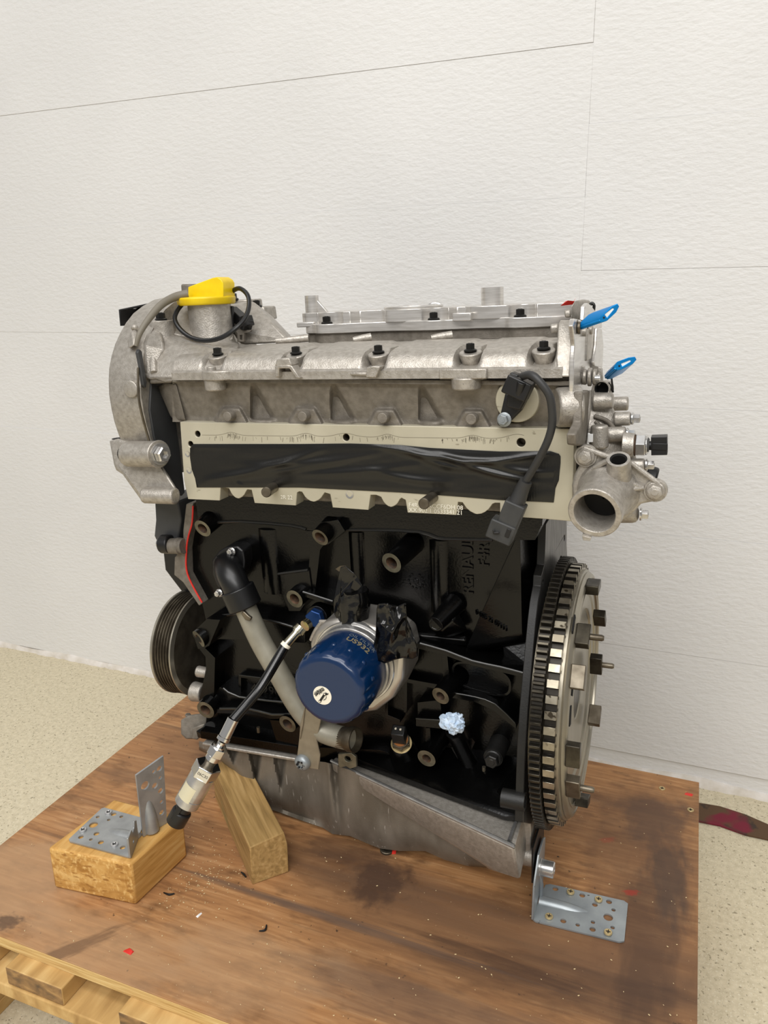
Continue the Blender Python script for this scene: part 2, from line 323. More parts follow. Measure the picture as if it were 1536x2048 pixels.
# ------------------------------------------------------------------ plywood board on the pallet
BX0, BX1, BY0, BY1, BT = -.7395, .0560, .4585, .993, .015
board = thing('plywood_board', 'worn brown plywood sheet lying on the pallet under the engine', 'board', ((BX0+BX1)/2, .72, -BT))
def wp(name, mb, mats, parent, bev=0, seg=2, ang=35, smooth=True):
    return part(name, mb, mats, parent, bev, seg, tuple(parent.location), ang, smooth)
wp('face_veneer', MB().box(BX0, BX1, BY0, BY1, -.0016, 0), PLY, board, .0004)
mb = MB().box(BX0, BX1, BY0, BY1, -BT, -.0016)
wp('core_ply', mb, PLYE, board, .0006)
def screw_mb(r=.0042, m=0):
    b = MB().lathe((0, 0, 0), (0, 0, 1), [(r, -.001), (r, .0003), (r*.9, .0009), (r*.5, .0009), (r*.3, -.0002)], 18)
    for a in (0, math.pi/2):
        c, s_ = math.cos(a), math.sin(a); b.add([(c*r*.6-s_*r*.12, s_*r*.6+c*r*.12, .00095), (-c*r*.6-s_*r*.12, -s_*r*.6+c*r*.12, .00095), (-c*r*.6+s_*r*.12, -s_*r*.6-c*r*.12, .00095), (c*r*.6+s_*r*.12, s_*r*.6-c*r*.12, .00095)], [(0, 1, 2, 3)], 1)
    return b
SCR_Z = screw_mb().mesh('screw', [SCREWZ, DARKH]); SCR_S = screw_mb().mesh('screw', [SCREWS, DARKH])
for px, py in ((1324, 1577), (1381, 1620)):
    link('screw', SCR_Z, board, wZ(px, py, 0)-V(board.location))
pal = thing('pallet', 'pale wooden pallet under the plywood sheet', 'pallet', (-.34, .72, FZ))
def pbox(name, x0, x1, y0, y1, z0, z1, mats=None, bev=.0015):
    o = wp(name, MB().box(x0, x1, y0, y1, z0, z1), mats or PALW, pal, bev); return o
ZT = -BT
xs = [(-.7345, -.635), (-.604, -.530), (-.460, -.36), (-.33, -.23), (-.19, -.09), (-.06, .05)]
for i, (a, b) in enumerate(xs):
    o = wp('deck_board', MB().box(a, b, .4405, .985, ZT-.022, ZT), [PALW, PALE], pal, .0015)
    for p_ in o.data.polygons:
        if p_.normal.y < -.9: p_.material_index = 1
for yy in (.4385, .66, .89):
    pbox('stringer_board', BX0+.005, BX1-.005, yy, yy+.095, ZT-.038, ZT-.0221)
    for xx, xw in ((-.7345, .046), (-.41, .134), (-.09, .134)): pbox('pallet_block', xx, xx+xw, yy+.003, yy+.09, FZ+.018, ZT-.0381)
for xx, xw in ((-.7345, .046), (-.41, .134), (-.09, .134)): pbox('bottom_board', xx, xx+xw, .4395, .985, FZ, FZ+.0179)

# strap on the floor
stp = MB(); rows = [[], []]
q = [(1240, 1588), (1310, 1594), (1380, 1602), (1440, 1612), (1490, 1628), (1536, 1648), (1600, 1668)]
q2 = [(1240, 1622), (1310, 1630), (1380, 1638), (1440, 1650), (1490, 1668), (1536, 1678), (1600, 1700)]
for (a, b), (c, d) in zip(q, q2): rows[0].append(wZ(a, b, FZ+.004)); rows[1].append(wZ(c, d, FZ+.004))
pts = rows[0]+rows[1][::-1]
stp.prism(pts, (0, 0, -.003))
STRAP = mat('camouflage_webbing', srgb(58, 44, 34), .8, 0, srgb(86, 62, 40), 24, contrast=(.46, .5), speck=[(14, .53, srgb(112, 22, 44))], bump=.4, bscale=600, bstretch=(4, 1, 1))
tag(part('webbing_strap', stp, STRAP, None, .0005), 'brown and red camouflage webbing strap on the floor beside the board', 'strap')

# ------------------------------------------------------------------ timber blocks
A, B_, C_, D_ = V((-.624, .532, 0)), V((-.5195, .5435, 0)), V((-.512, .629, 0)), V((-.613, .628, 0))
H = .0545
blk = MB(); n_ = 10; rr = random.Random(5)
blk.prism([A, B_, C_, D_], (0, 0, H))
o = part('wooden_block', blk, [PINE, PINEE], None, .003, 2)
for p_ in o.data.polygons:
    if p_.normal.y < -.8: p_.material_index = 1
tag(o, 'yellow pine block carrying the angle bracket at front left', 'wood block')
T = .0505
tl0, tr0 = wZ(505, 1770, 0), wZ(578, 1744, 0)
d = (V((-.530, .722, 0))-V((-.4155, .616, 0))).normalized()
bm_ = MB().prism([tl0, tr0, tr0+V((0, 0, T-.012)), tr0+V((-.006, .004, T)), tl0+V((0, 0, T))], d*.175)
ang_ = math.atan2(d.y, d.x); rot_ = Matrix.Rotation(-ang_, 3, 'Z'); bm_.v = [tuple(rot_ @ (V(p)-tl0)) for p in bm_.v]
o = part('wooden_beam', bm_, [BEAMW, PINEE], None, .0012); o.location = tl0; o.rotation_euler.z = ang_
tag(o, 'square-cut timber length propping the oil pan behind the block', 'wood beam')

# ------------------------------------------------------------------ angle brackets
def plate_between(mb, c00, c10, c11, c01, nrm, th, holes, chamf=.08, m=0):
    # quad plate; holes as (s, t, r)
    L0 = lambda s, t: (c00*(1-s)+c10*s)*(1-t)+(c01*(1-s)+c11*s)*t
    k = chamf; ol = [L0(k, 0), L0(1-k, 0), L0(1, k), L0(1, 1-k), L0(1-k, 1), L0(k, 1), L0(0, 1-k), L0(0, k)] if k else [c00, c10, c11, c01]
    mb.prism(ol, V(nrm)*th, [circ(L0(s, t), nrm, r, 14) for s, t, r in holes], m); return L0
brR = thing('angle_bracket', 'galvanised perforated angle bracket screwed to the board below the flywheel', 'bracket', wZ(1062, 1843, 0))
mb = MB(); up = V((0, 0, 1)); z0 = .0005
c00, c10, c11, c01 = [wZ(*p, z0) for p in ((1062, 1843), (1248, 1889), (1256, 1806), (1092, 1769))]
hl = [(.22+.0, .2, .0001)]
def uv(px, py, z, q00, q10, q01):
    p = wZ(px, py, z)-q00; a = q10-q00; b = q01-q00; det = a.x*b.y-a.y*b.x
    return ((p.x*b.y-p.y*b.x)/det, (a.x*p.y-a.y*p.x)/det)
hs = []
for px, py, r in ((1112, 1781, 3.2), (1169, 1795, 3.2), (1195, 1814, 3), (1226, 1809, 3.2), (1234, 1825, 2.3), (1221, 1839, 5.0), (1228, 1859, 2.3), (1186, 1862, 3.2), (1188, 1848, 2.3), (1156, 1853, 2.3), (1127, 1845, 3.2)):
    s_, t_ = uv(px, py, z0, c00, c10, c01); hs.append((s_, t_, r*.001))
plate_between(mb, c00, c10, c11, c01, (0, 0, 1), .002, hs, .05)
# stiffening bead pressed into the foot
a_ = c00.lerp(c01, .53); b2 = c10.lerp(c11, .53)
mb.tube([a_+V((0, 0, -.001)), a_.lerp(b2, .35)+V((0, 0, -.0018)), a_.lerp(b2, .66)+V((0, 0, -.0045))], [.0075, .0068, .005], 12)
mb.v = [(x, y, max(z, .0006)) for x, y, z in mb.v]
wp('foot_plate', mb, ZINC, brR, .0006)
# upright
xw = c00.x; mb = MB(); yf, yb = c00.y, c01.y
hp = 0.070
up_o = [V((xw, yf, .003)), V((xw, yb, .003)), V((xw, yb, hp*.9)), V((xw, yb-.012, hp)), V((xw, yf+.020, hp)), V((xw, yf+.004, .052)), V((xw, yf, .045))]
mb.prism(up_o, (.0022, 0, 0), [circ((xw, yf+.038, .047), (1, 0, 0), .004, 14)])
mb.tube([V((xw+.0035, (yf+yb)/2+.006, .004)), V((xw+.003, (yf+yb)/2+.006, .02)), V((xw+.001, (yf+yb)/2+.006, .030))], [.003, .003, .0015], 12)
wp('upright_plate', mb, ZINC, brR, .0006)
for px, py in ((1141, 1785), (1197, 1800), (1098, 1834), (1216, 1866)): link('screw', SCR_Z, brR, wZ(px, py, .003)-V(brR.location)+V((0, 0, .0012)))
cs = MB(); pB = V((xw+.0022, yf+.028, .0485))
cs.lathe(pB, (1, 0, 0), [(.0095, 0), (.0095, .0012), (.0092, .0015)], 24)
cs.lathe(pB, (1, 0, 0), [(.0084, .001), (.0086, .002), (.0086, .0145), (.0078, .0155), (.0044, .0155), (.0042, .009)], 24)
wp('cap_screw', cs, STEEL, brR)
# left bracket on the block
zb = H+.0006
brL = thing('angle_bracket', 'perforated angle bracket with tall upright screwed onto the yellow pine block', 'bracket', wZ(200, 1680, zb))
mb = MB()
c00, c10, c11, c01 = [wZ(*p, zb) for p in ((135, 1684), (262, 1718), (291, 1640), (206, 1617))]
hs = []
for px, py, r in ((198, 1637, 2.2), (238, 1633, 3.2), (259, 1639, 2.2), (226, 1644, 2.0), (190, 1653, 5), (163, 1677, 3.0), (197, 1671, 3.2), (184, 1682, 2.0), (205, 1688, 3.2), (251, 1699, 3.0)):
    s_, t_ = uv(px, py, zb, c00, c10, c01); hs.append((s_, t_, r*.001))
plate_between(mb, c00, c10, c11, c01, (0, 0, 1), .002, hs, .04)
a_ = c10.lerp(c11, .5); b2 = c00.lerp(c01, .5)
mb.tube([a_+V((0, 0, -.001)), a_.lerp(b2, .35)+V((0, 0, -.0018)), a_.lerp(b2, .62)+V((0, 0, -.0045))], [.0075, .0068, .005], 12)
mb.v = [(x, y, max(z, zb+.0001)) for x, y, z in mb.v]
wp('foot_plate', mb, ZINCC, brL, .0006)
mb = MB(); q0 = c10+V((0, 0, .001)); q1 = c10.lerp(c11, .52)+V((0, 0, .001)); nr = (q1-q0).cross(V((0, 0, 1))).normalized()
lh = .0255
mb.prism([q0, q1, q1+V((0, 0, lh*.9)), q0.lerp(q1, .78)+V((0, 0, lh*1.06)), q0.lerp(q1, .7)+V((0, 0, lh*.8)), q0.lerp(q1, .5)+V((0, 0, lh*.75)), q0.lerp(q1, .42)+V((0, 0, lh*1.0)), q0+V((0, 0, lh))], nr*-.0022, [circ(q0.lerp(q1, .45)+V((0, 0, lh*.38)), nr, .0022, 12)])
wp('cut_lip', mb, ZINCC, brL, .0005)
zt = .137
u00, u10 = wZ(287, 1674, zb), wZ(334, 1646, zb)
u01, u11 = wZ(272, 1551, zt), wZ(327, 1512, zt+.007)
mb = MB(); nr = (u10-u00).cross(u01-u00).normalized()
hs = [(.27, .76, .0052), (.62, .66, .0036), (.62, .87, .0022), (.83, .86, .0034), (.84, .72, .0022), (.82, .53, .0034), (.83, .36, .0024), (.82, .20, .0034)]
mb_pl = plate_between(mb, u00, u10, u11, u01, nr, -.0022, hs, 0)
a_ = mb_pl(.36, .0); mb.tube([mb_pl(.38, .02)-nr*.001, mb_pl(.36, .25)-nr*.002, mb_pl(.34, .5)-nr*.005], [.0085, .0075, .005], 12)
wp('upright_plate', mb, ZINCC, brL, .0006)
for px, py in ((217, 1626), (166, 1661), (229, 1690)): link('screw', SCR_S, brL, wZ(px, py, zb+.002)-V(brL.location)+V((0, 0, .001)))

# ================================================================== the engine
ENG = thing('engine', 'four-cylinder car engine with black block and silver head standing on the plywood board', 'engine', EO)
ENG.rotation_euler = (0, -TILT, 0)
UR = .195            # rear (flywheel) face of the block
BF = .745            # front skin of the block
# ---------------- block
mb = MB()
body = [(392, 1008), (378, 1060), (374, 1150), (404, 1205), (412, 1240), (398, 1262), (392, 1290), (412, 1315), (424, 1345), (420, 1392), (398, 1430), (398, 1472)]
poly = PL(body, BF); poly += [V((UR-.009, BF, poly[-1].z-.006)), V((UR-.009, BF, PU(1060, 1345, UR-.008).z))]+PL([(946, 1312), (936, 1290), (992, 1180), (1040, 1072), (1046, 1030)], BF)
mb.prism(poly, (0, .16, 0))
# upper deck band above the long ridge
ridge = [(396, 1037), (432, 1046), (480, 1044), (580, 1052), (612, 1060), (640, 1064), (690, 1060), (760, 1060), (838, 1064), (868, 1073), (885, 1078), (960, 1081), (1070, 1080)]
top = [(1086, 1044), (980, 1036), (800, 1026), (620, 1012), (392, 1000)]
mb.prism(PL(ridge, .727)+PL(top, .727), (0, .03, 0))
mb.prism(PL([(392, 1012), (500, 1020), (620, 1030), (800, 1042), (980, 1050), (1084, 1052), (1086, 1030), (392, 985)], .7235), (0, .03, 0))
# water jacket bulges between the cylinders
for x0, x1, y0, y1 in ((690, 735, 1062, 1240), (850, 905, 1078, 1225), (508, 560, 1056, 1185)):
    pa, pb, pc = P(x0, y0, BF), P(x1, y0, BF), P((x0+x1)/2, y1, BF); r = (pb.x-pa.x)/2
    mb.cyl((pa.x+r, BF+r*.72, pa.z), (pa.x+r, BF+r*.72, pc.z), r, n=20)
# buttresses and webs
def web(pts, y, dy=None, bev=None): mb.prism(PL(pts, y), (0, (BF+.004-y) if dy is None else dy, 0))
web([(560, 1148), (618, 1140), (624, 1186), (600, 1222), (578, 1222), (566, 1192)], .724)
web([(612, 1062), (668, 1062), (640, 1100), (630, 1185), (614, 1185), (620, 1100)], .726)
web([(604, 1184), (668, 1204), (668, 1212), (604, 1192)], .716)
web([(640, 1045), (676, 1040), (690, 1062), (655, 1090)], .716)
web([(412, 1238), (470, 1228), (560, 1246), (610, 1262), (610, 1286), (560, 1283), (440, 1278), (404, 1285)], .725)
web([(385, 1265), (414, 1238), (440, 1240), (418, 1292), (396, 1298)], .708)
web([(410, 1296), (430, 1316), (428, 1392), (408, 1412), (398, 1400), (412, 1340)], .722)
web([(440, 1374), (480, 1394), (590, 1406), (590, 1432), (470, 1420), (430, 1424), (424, 1392)], .728)
web([(424, 1418), (500, 1420), (545, 1430), (590, 1428), (590, 1436), (545, 1438), (500, 1428), (424, 1426)], .716)
web([(480, 1350), (580, 1364), (580, 1368), (480, 1355)], .737)
web([(477, 1350), (482, 1352), (482, 1396), (477, 1396)], .737)
web([(540, 1440), (600, 1445), (600, 1505), (558, 1500)], .724)
# lower left flange
f0 = [PV(x, y, .099) for x, y in ((398, 1464), (597, 1490))]
mb.hull([V((a.x, yy, z)) for a, yf_ in ((f0[0], .7165), (f0[1], .722)) for yy, z in ((yf_, .099), (yf_, .0885), (.80, .0885), (.80, .104))])
mb.hull([P(393, 1462, .73), P(393, 1474, .73), P(420, 1445, .735), P(420, 1480, .72), P(430, 1445, .75), P(393, 1466, .80)])
# centre / right of the face
web([(770, 1288), (840, 1287), (893, 1302), (945, 1322), (1000, 1334), (1052, 1348), (1052, 1356), (1000, 1344), (945, 1331), (893, 1312), (840, 1298), (770, 1300)], .716)
web([(882, 1300), (894, 1304), (900, 1370), (888, 1372)], .73)
web([(800, 1355), (890, 1372), (890, 1382), (800, 1362)], .732)
web([(905, 1386), (950, 1394), (990, 1408), (1032, 1448), (1032, 1458), (985, 1420), (950, 1404), (905, 1396)], .722)
web([(835, 1405), (880, 1400), (886, 1450), (836, 1452)], .726)
web([(832, 1436), (886, 1440), (886, 1458), (832, 1452)], .716)
web([(852, 1456), (860, 1456), (862, 1500), (850, 1500)], .722)
web([(770, 1300), (776, 1300), (776, 1430), (800, 1440), (800, 1446), (770, 1436)], .735)
web([(808, 1355), (814, 1355), (814, 1425), (808, 1425)], .735)
web([(640, 1495), (760, 1500), (900, 1545), (1000, 1580), (1010, 1600), (900, 1575), (760, 1532), (640, 1520)], .728)
# oval pocket rim
ov = [P(905+60*(1-math.cos(t))+0, 1355+0, .735) for t in (0,)]
cp = P(962, 1358, .735); rx, rz = .033, .0165
ring_o = []; ring_i = []
for k in range(32):
    a = 2*math.pi*k/32; ca, sa = math.cos(a), math.sin(a); sx = math.copysign(abs(ca)**.6, ca); sz = math.copysign(abs(sa)**.75, sa)
    ring_o.append(cp+V((rx*sx, 0, rz*sz-sx*.004))); ring_i.append(cp+V((rx*.92*sx, 0, rz*.86*sz-sx*.004)))
mb.prism(ring_o, (0, .012, 0), [ring_i])
# flared wing towards the bell housing
A1, A2, A3 = P(1040, 1060, .738), P(990, 1180, .736), P(934, 1292, .732)
F0, F1, F2, F3 = [PU(x, y, UR-.008) for x, y in ((1086, 1062), (1080, 1172), (1068, 1260), (1060, 1340))]
mb.hull([A1, A2, A3, F0+V((0, .006, 0)), F0+V((0, .05, .02)), F1+V((0, .006, 0)), F2+V((0, .008, 0)), P(938, 1312, BF), F2+V((0, .012, -.014)), P(1056, 1082, .756), P(1060, 1165, .751), P(1044, 1262, .737), P(1046, 1285, .739), A1+V((0, .05, .02)), A3+V((0, .06, 0)), F0+V((0, .09, 0)), F3+V((0, .09, 0))])
mb.hull([P(1006, 1290, .742), F2+V((0, .006, 0)), F3+V((0, .006, 0)), P(1012, 1350, .742), F3+V((0, .05, 0)), P(1000, 1290, .78), P(1006, 1350, .78)])
mb.hull([P(1022, 1152, .738), P(1026, 1168, .738), F1+V((0, .002, .008)), F1+V((0, .002, -.006)), F1+V((0, .03, 0)), P(1030, 1160, .76)])
# lower right slope out to the bottom rail
L0, L1, L2 = PV(690, 1508, .101), PV(1009, 1640, .092), PV(1040, 1650, .092)
sl = [L0, L0+V((0, 0, -.010)), L1, L1+V((0, 0, .004)), V((UR-.009, L1.y+.002, .092)), V((UR-.009, L1.y+.002, .10)), P(700, 1500, BF), P(960, 1500, BF), P(1040, 1520, BF), V((UR-.009, .80, .09)), V((-.03, .80, .09)), V((UR-.009, .80, .14))]
mb.hull(sl)
mb.hull([P(985, 1585, .70), P(1010, 1570, .705), P(1050, 1575, .695), P(985, 1640, .68), PU(1048, 1640, UR-.009), PU(1050, 1560, UR-.009), V((UR-.009, .80, .09)), V((.16, .80, .12)), V((.16, .80, .09))])
def edge(pts, y, r=.0017): mb.tube([P(a_, b_, y) for a_, b_ in pts], r, 10, 1, sub=2)  # thin tube added along a ridge to draw its highlight line
edge([(432, 1045), (480, 1043), (580, 1051), (612, 1059)], .7265); edge([(690, 1060), (760, 1060), (838, 1064), (868, 1073), (890, 1078), (985, 1080)], .7265)
edge([(840, 1287), (893, 1302), (945, 1322), (1000, 1334), (1050, 1347)], .7155); edge([(606, 1184), (666, 1203)], .7155)
edge([(440, 1417), (500, 1418), (545, 1429), (588, 1427)], .7155); edge([(430, 1236), (470, 1228), (560, 1246), (606, 1261)], .7245); edge([(906, 1386), (950, 1394), (990, 1408), (1030, 1446)], .7215, .001); edge([(447, 1376), (480, 1394), (588, 1406)], .7275); edge([(478, 1350), (580, 1363)], .736, .0009); edge([(556, 1148), (616, 1140)], .7235, .0016); edge([(832, 1437), (886, 1441)], .7155, .001)
blk_o = ep('engine_block', mb, [BLACK, BLACKE], ENG, .0022, 2)
# bosses with bare faces
def boss(px, py, y, rpx, hole=.5, back=BF+.01, cone=1.25, dx=0, dy=0, mats=None, nm='boss'):
    y = y+(BF-y)*.16; c = P(px, py, y); r = rpx*(P(px+10, py, y)-c).length/10
    b = MB(); b.pipe(V((c.x+dx, back, c.z+dy)), c, r*cone, r*hole, .014, 28, 0, 1, 2, r)
    return ep(nm, b, mats or [BLACK, BOSSF, BORE], blk_o, .0008, 2, 50)
for a in ((405, 1057, .708, 16, .5, .75, 1.25, .004, .012), (640, 1075, .700, 17, .56, .76, 1.2, .012, .02), (783, 1126, .694, 20.5, .5, .76, 1.12, .012, .012), (589, 1198, .706, 17, .5, .75, 1.2, .006, .006), (397, 1278, .698, 15.5, .45, .75, 1.15, .02, .014), (411, 1420, .705, 16, .5, .75, 1.2, 0, .006), (575, 1448, .706, 16.5, .5, .75, 1.2, .004, .006), (881, 1392, .702, 18, .42, .75, 1.25, .01, .008), (853, 1517, .700, 18, .42, .75, 1.2, .004, .006)):
    boss(*a)
# core plug
b = MB(); c = P(872, 1248, .712); b.cyl(V((c.x+.012, BF, c.z+.012)), c, .0125, .0085, 24); b.lathe(c, (0, -1, 0), [(.0078, 0), (.0078, .0008), (.006, .0008), (.0055, .0004)], 24)
ep('core_plug', b, BLACK, blk_o, .001)
b = MB(); c = P(905, 1240, .73); b.hull([P(898, 1215, .735), P(915, 1218, .735), P(940, 1262, .735), P(880, 1285, .735), P(860, 1250, .735), P(905, 1240, .722), P(880, 1262, .720)])
ep('casting_lump', b, BLACK, blk_o, .003, 3)
# soft horizontal web near the casting lump
b = MB(); b.hull([P(800, 1262, .735), P(935, 1272, .735), P(938, 1292, .735), P(800, 1290, .735), P(830, 1270, .728), P(932, 1282, .730), P(800, 1280, .75), P(935, 1285, .75)]); ep('casting_web', b, BLACK, blk_o, .003, 3)
# bell housing flange plate (rear machined face visible)
rim_f = [(1092, 1048), (1091, 1085), (1089, 1130), (1083, 1152), (1082, 1172), (1076, 1205), (1072, 1240), (1063, 1340), (1056, 1420), (1051, 1500), (1048, 1580), (1046, 1645)]
zr = [PU(a, b_, UR) for a, b_ in rim_f]
yb_ = PU(1133, 1050, UR).y
outl = zr+[V((UR, .70, .075)), V((UR, .90, .06)), V((UR, .93, .14)), V((UR, yb_+.015, .25)), V((UR, yb_+.01, PU(1130, 1120, UR).z)), V((UR, yb_+.004, PU(1131, 1090, UR).z)), V((UR, yb_, zr[0].z))]
hl = circ((UR, PU(1122, 1130, UR).y, PU(1122, 1135, UR).z), (1, 0, 0), .013, 20, 1, 1.4)
mb = MB(); mb.prism(outl, (-.0085, 0, 0), [hl, circ((UR, PU(1129, 1076, UR).y, PU(1129, 1076, UR).z), (1, 0, 0), .004, 12), circ((UR, PU(1086, 1165, UR).y, PU(1086, 1165, UR).z), (1, 0, 0), .0035, 12)])
fo = ep('bell_housing_flange', mb, [BLACKF, MACHD], blk_o, .0008)
for p_ in fo.data.polygons:
    if p_.normal.x > .9: p_.material_index = 1
mb = MB(); c = PU(1046, 1608, UR); mb.pipe(c+V((-.022, .004, 0)), c+V((.0015, .004, 0)), .0095, .0055, .01, 20, 0, 1, 2); ep('dowel_boss', mb, [BLACKF, STEEL, DARKH], blk_o)
# cast lettering
xu = V((1, 0, 0)); zu = V((0, 0, 1))
text('cast_lettering', 'RENAULT', .0168, P(936, 1124, BF-.001), zu, -xu, BLACK, blk_o, .0012, ESH, .0003)
text('cast_lettering', 'F4R', .0165, P(968, 1110, BF-.001), zu, -xu, BLACK, blk_o, .0012, ESH, .0003)
text('cast_lettering', '41290', .0165, P(532, 1380, .7358), xu, zu, BLACK, blk_o, .0012, ESH, .0003)
text('cast_lettering', '0 005 21 07111', .0085, PU(1008, 1240, .165)+V((-.012, -.0035, 0)), V((.6, -.5, 0)), zu, BLACK, blk_o, .001, ESH)
b = MB(); cdt = P(832, 1162, BF)
for k in range(12):
    a = 2*math.pi*k/12
    if k not in (3,): b.box(*(lambda x, z: (x-.0011, x+.0011, BF-.0014, BF+.002, z-.0011, z+.0011))(cdt.x+.0085*math.cos(a), cdt.z+.0085*math.sin(a)))
b.lathe((cdt.x, BF, cdt.z), (0, -1, 0), [(.0035, 0), (.003, .001)], 12)
ep('date_dial', b, BLACK, blk_o, .0004)
# hex bolt, dipstick tube, small dowel pegs
b = MB(); c = P(986, 1516, .715); b.cyl((c.x, BF, c.z), c, .0115, .0105, 20); b.hexbolt(c, (0, -1, 0), .0078, .009, 1.25); ep('hex_plug', b, BLACKF, blk_o)
b = MB(); c0_, c1_ = P(932, 1512, .725), P(908, 1462, .695); b.tube([P(940, 1530, .735), c0_, c1_], [.011, .0092, .0092], 20, sub=3); b.prism([P(902, 1495, .72), P(945, 1478, .715), P(950, 1484, .715), P(936, 1515, .72), P(915, 1518, .72)], (0, .004, 0)); ep('dipstick_tube', b, BLACK, blk_o)
for px, py in ((517, 1460), (968, 1540)):
    b = MB(); c = P(px, py, .722); b.cyl(c-V((0, 0, .003)), c+V((0, 0, .004)), .0022, n=10); ep('dowel_peg', b, STEELD, blk_o)
# dark bolt holes in the flanges
for px, py, y in ((419, 1459, .728),):
    b = MB(); c = P(px, py, y); b.lathe(c+V((0, 0, .002)), (0, -.6, .8), [(.0095, -.002), (.0085, .0012)], 20); ep('flange_hole', b, DARKH, blk_o)

# ---------------- oil pan
def sm_(t): t = max(0, min(1, t)); return t*t*(3-2*t)
def wz(q): return (EB.transposed() @ V((q.x, q.y-EO.y, q.z))).z+EO.z
pan = MB(); N_ = 46; rows = []
def interp(tab, x):
    for (a, p), (b, q) in zip(tab, tab[1:]):
        if x <= b: return p+(q-p)*(x-a)/(b-a) if x >= a else p
    return tab[-1][1]
topT = [(398, 1482), (600, 1524), (650, 1524), (700, 1540), (1000, 1690)]
botT = [(398, 1500), (440, 1520), (470, 1545), (490, 1580), (520, 1612), (560, 1625), (600, 1640), (645, 1655), (665, 1668), (700, 1672), (730, 1685), (760, 1697), (800, 1702), (850, 1702), (890, 1720), (940, 1733), (975, 1735), (1005, 1720)]
ribs = [(668, 16, .016), (760, 30, .006), (860, 24, .007), (935, 30, .006)]
def pan_y(x, s):
    y = interp([(398, .725), (600, .728), (640, .722), (660, .712), (690, .706), (1005, .698)], x)
    for c_, w_, d_ in ribs: y += d_*math.exp(-((x-c_-s*14)/w_*2.2)**2)*(1-s*.9)
    for c_, w_ in ((464, 15), (510, 16), (560, 15)): y += .016*sm_((w_*(1-s/.8)-abs(x-c_-4*s))/9)
    return y
xs_ = [398+(1005-398)*i/220 for i in range(221)]
for k in range(15):
    s = k/14; rw = []
    for x in xs_:
        py = interp(topT, x)*(1-s)+interp(botT, x)*s; y = pan_y(x, s)
        cv = max(0, (s-.62)/.38); y += .012*cv**2.2
        q_ = P(x, py, y); d_ = wz(q_)-.004
        if d_ < 0:
            for _ in range(45):
                y -= .002; q_ = P(x, py, y)
                if wz(q_) > .004: break
        rw.append(q_)
    rows.append(rw)
rows.append([V((p.x, .90, max(p.z, .004-EO.z-(p.x)*math.sin(TILT)))) for p in rows[-1]])
pan.grid(rows)
pan_o = ep('oil_pan', pan, PANM, ENG, 0, ang=60)
b = MB(); a0, a1 = P(404, 1486, .714), P(606, 1520, .717); b.hull([a0, a0+V((0, 0, -.0038)), a1, a1+V((0, 0, -.0045)), a0+V((0, .08, 0)), a0+V((0, .08, -.0038)), a1+V((0, .08, 0)), a1+V((0, .08, -.0045))]); ep('pan_rail', b, CAST, pan_o, .0012)
# flared right wing
wv = .080
W0, W1 = PV(662, 1523, .0895), PV(1028, 1697, .0895)
b = MB(); tl = .0895
W2 = V((UR-.012, W1.y+.004, tl))
b.hull([W0, W1, W2, W0+V((0, .03, 0)), V((UR-.012, .80, tl)), W0+V((0, 0, -.011)), P(850, 1640, .695), P(1000, 1745, W1.y+.012), P(1040, 1758, W1.y+.012), V((UR-.012, W1.y+.01, P(1040, 1756, W1.y).z+.006)), V((UR-.012, .80, .045)), P(700, 1560, .73), P(980, 1740, .73)])
wing = ep('pan_wing', b, CAST, pan_o, .003, 3)
b = MB(); b.tube([W0+V((0, .001, .0005)), W1+V((0, .002, .0005)), W2+V((0, .004, .0005)), V((UR-.012, .78, tl))], .0022, 8, sub=1); ep('gasket_lip', b, STEEL, pan_o)  # bright steel puts the edge highlight into the lip's colour
b = MB(); b.prism([PV(*p, .0895) for p in ((905, 1640), (1000, 1690), (1020, 1668), (960, 1645))], (0, 0, .002)); pass
# rear end of the pan, with its bolted lugs behind the bracket
b = MB(); c = PU(1068, 1722, UR+.004)
b.pipe(V((UR-.02, c.y+.006, c.z)), V((UR+.0035, c.y+.006, c.z)), .0105, .006, .012, 24, 0, 0, 0)
b.hull([V((UR-.014, c.y+.0, .09)), V((UR, c.y+.0, .09)), V((UR-.014, .86, .09)), V((UR, .86, .09)), V((UR-.014, c.y-.002, c.z)), V((UR, c.y+.004, c.z-.006)), V((UR-.014, .86, .03)), V((UR, .86, .03)), V((UR-.014, c.y+.02, c.z-.016)), V((UR, c.y+.02, c.z-.014))])
b.pipe(V((UR-.02, c.y+.035, c.z+.025)), V((UR+.0035, c.y+.035, c.z+.025)), .010, .006, .012, 24)
ep('rear_lug', b, CAST, pan_o, .002)
b = MB(); b.box(UR+.0037, UR+.0055, c.y-.012, c.y+.05, c.z-.018, c.z+.026); ep('gasket_strip', b, PLAST, pan_o)
# tab with a bolt hole on the pan rail
b = MB(); tb = [(676, 1508), (702, 1506), (712, 1514), (713, 1534), (700, 1538), (692, 1533), (680, 1536), (676, 1530)]
b.prism(PL(tb, .700), (0, .004, 0), [circ(P(695, 1518, .70), (0, 1, 0), .0038, 14)]); ep('rail_tab', b, BOSSF, pan_o, .0006)
# drain washer stuck under the sump is on the board: see below
# front bracket lug at lower left
b = MB(); b.hull([P(362, 1440, .735), P(378, 1430, .74), P(415, 1425, .745), P(412, 1460, .745), P(392, 1478, .735), P(372, 1478, .73), P(362, 1468, .73), P(375, 1432, .80), P(410, 1440, .80), P(372, 1470, .80)])
b.hull([P(385, 1455, .73), P(410, 1446, .735), P(412, 1466, .735), P(394, 1480, .728), P(384, 1478, .728), P(390, 1460, .78), P(410, 1460, .78)])
b.cyl(P(376, 1432, .755), P(376, 1428, .755), .004, n=10)
ep('front_lug', b, CASTD, pan_o, .002)

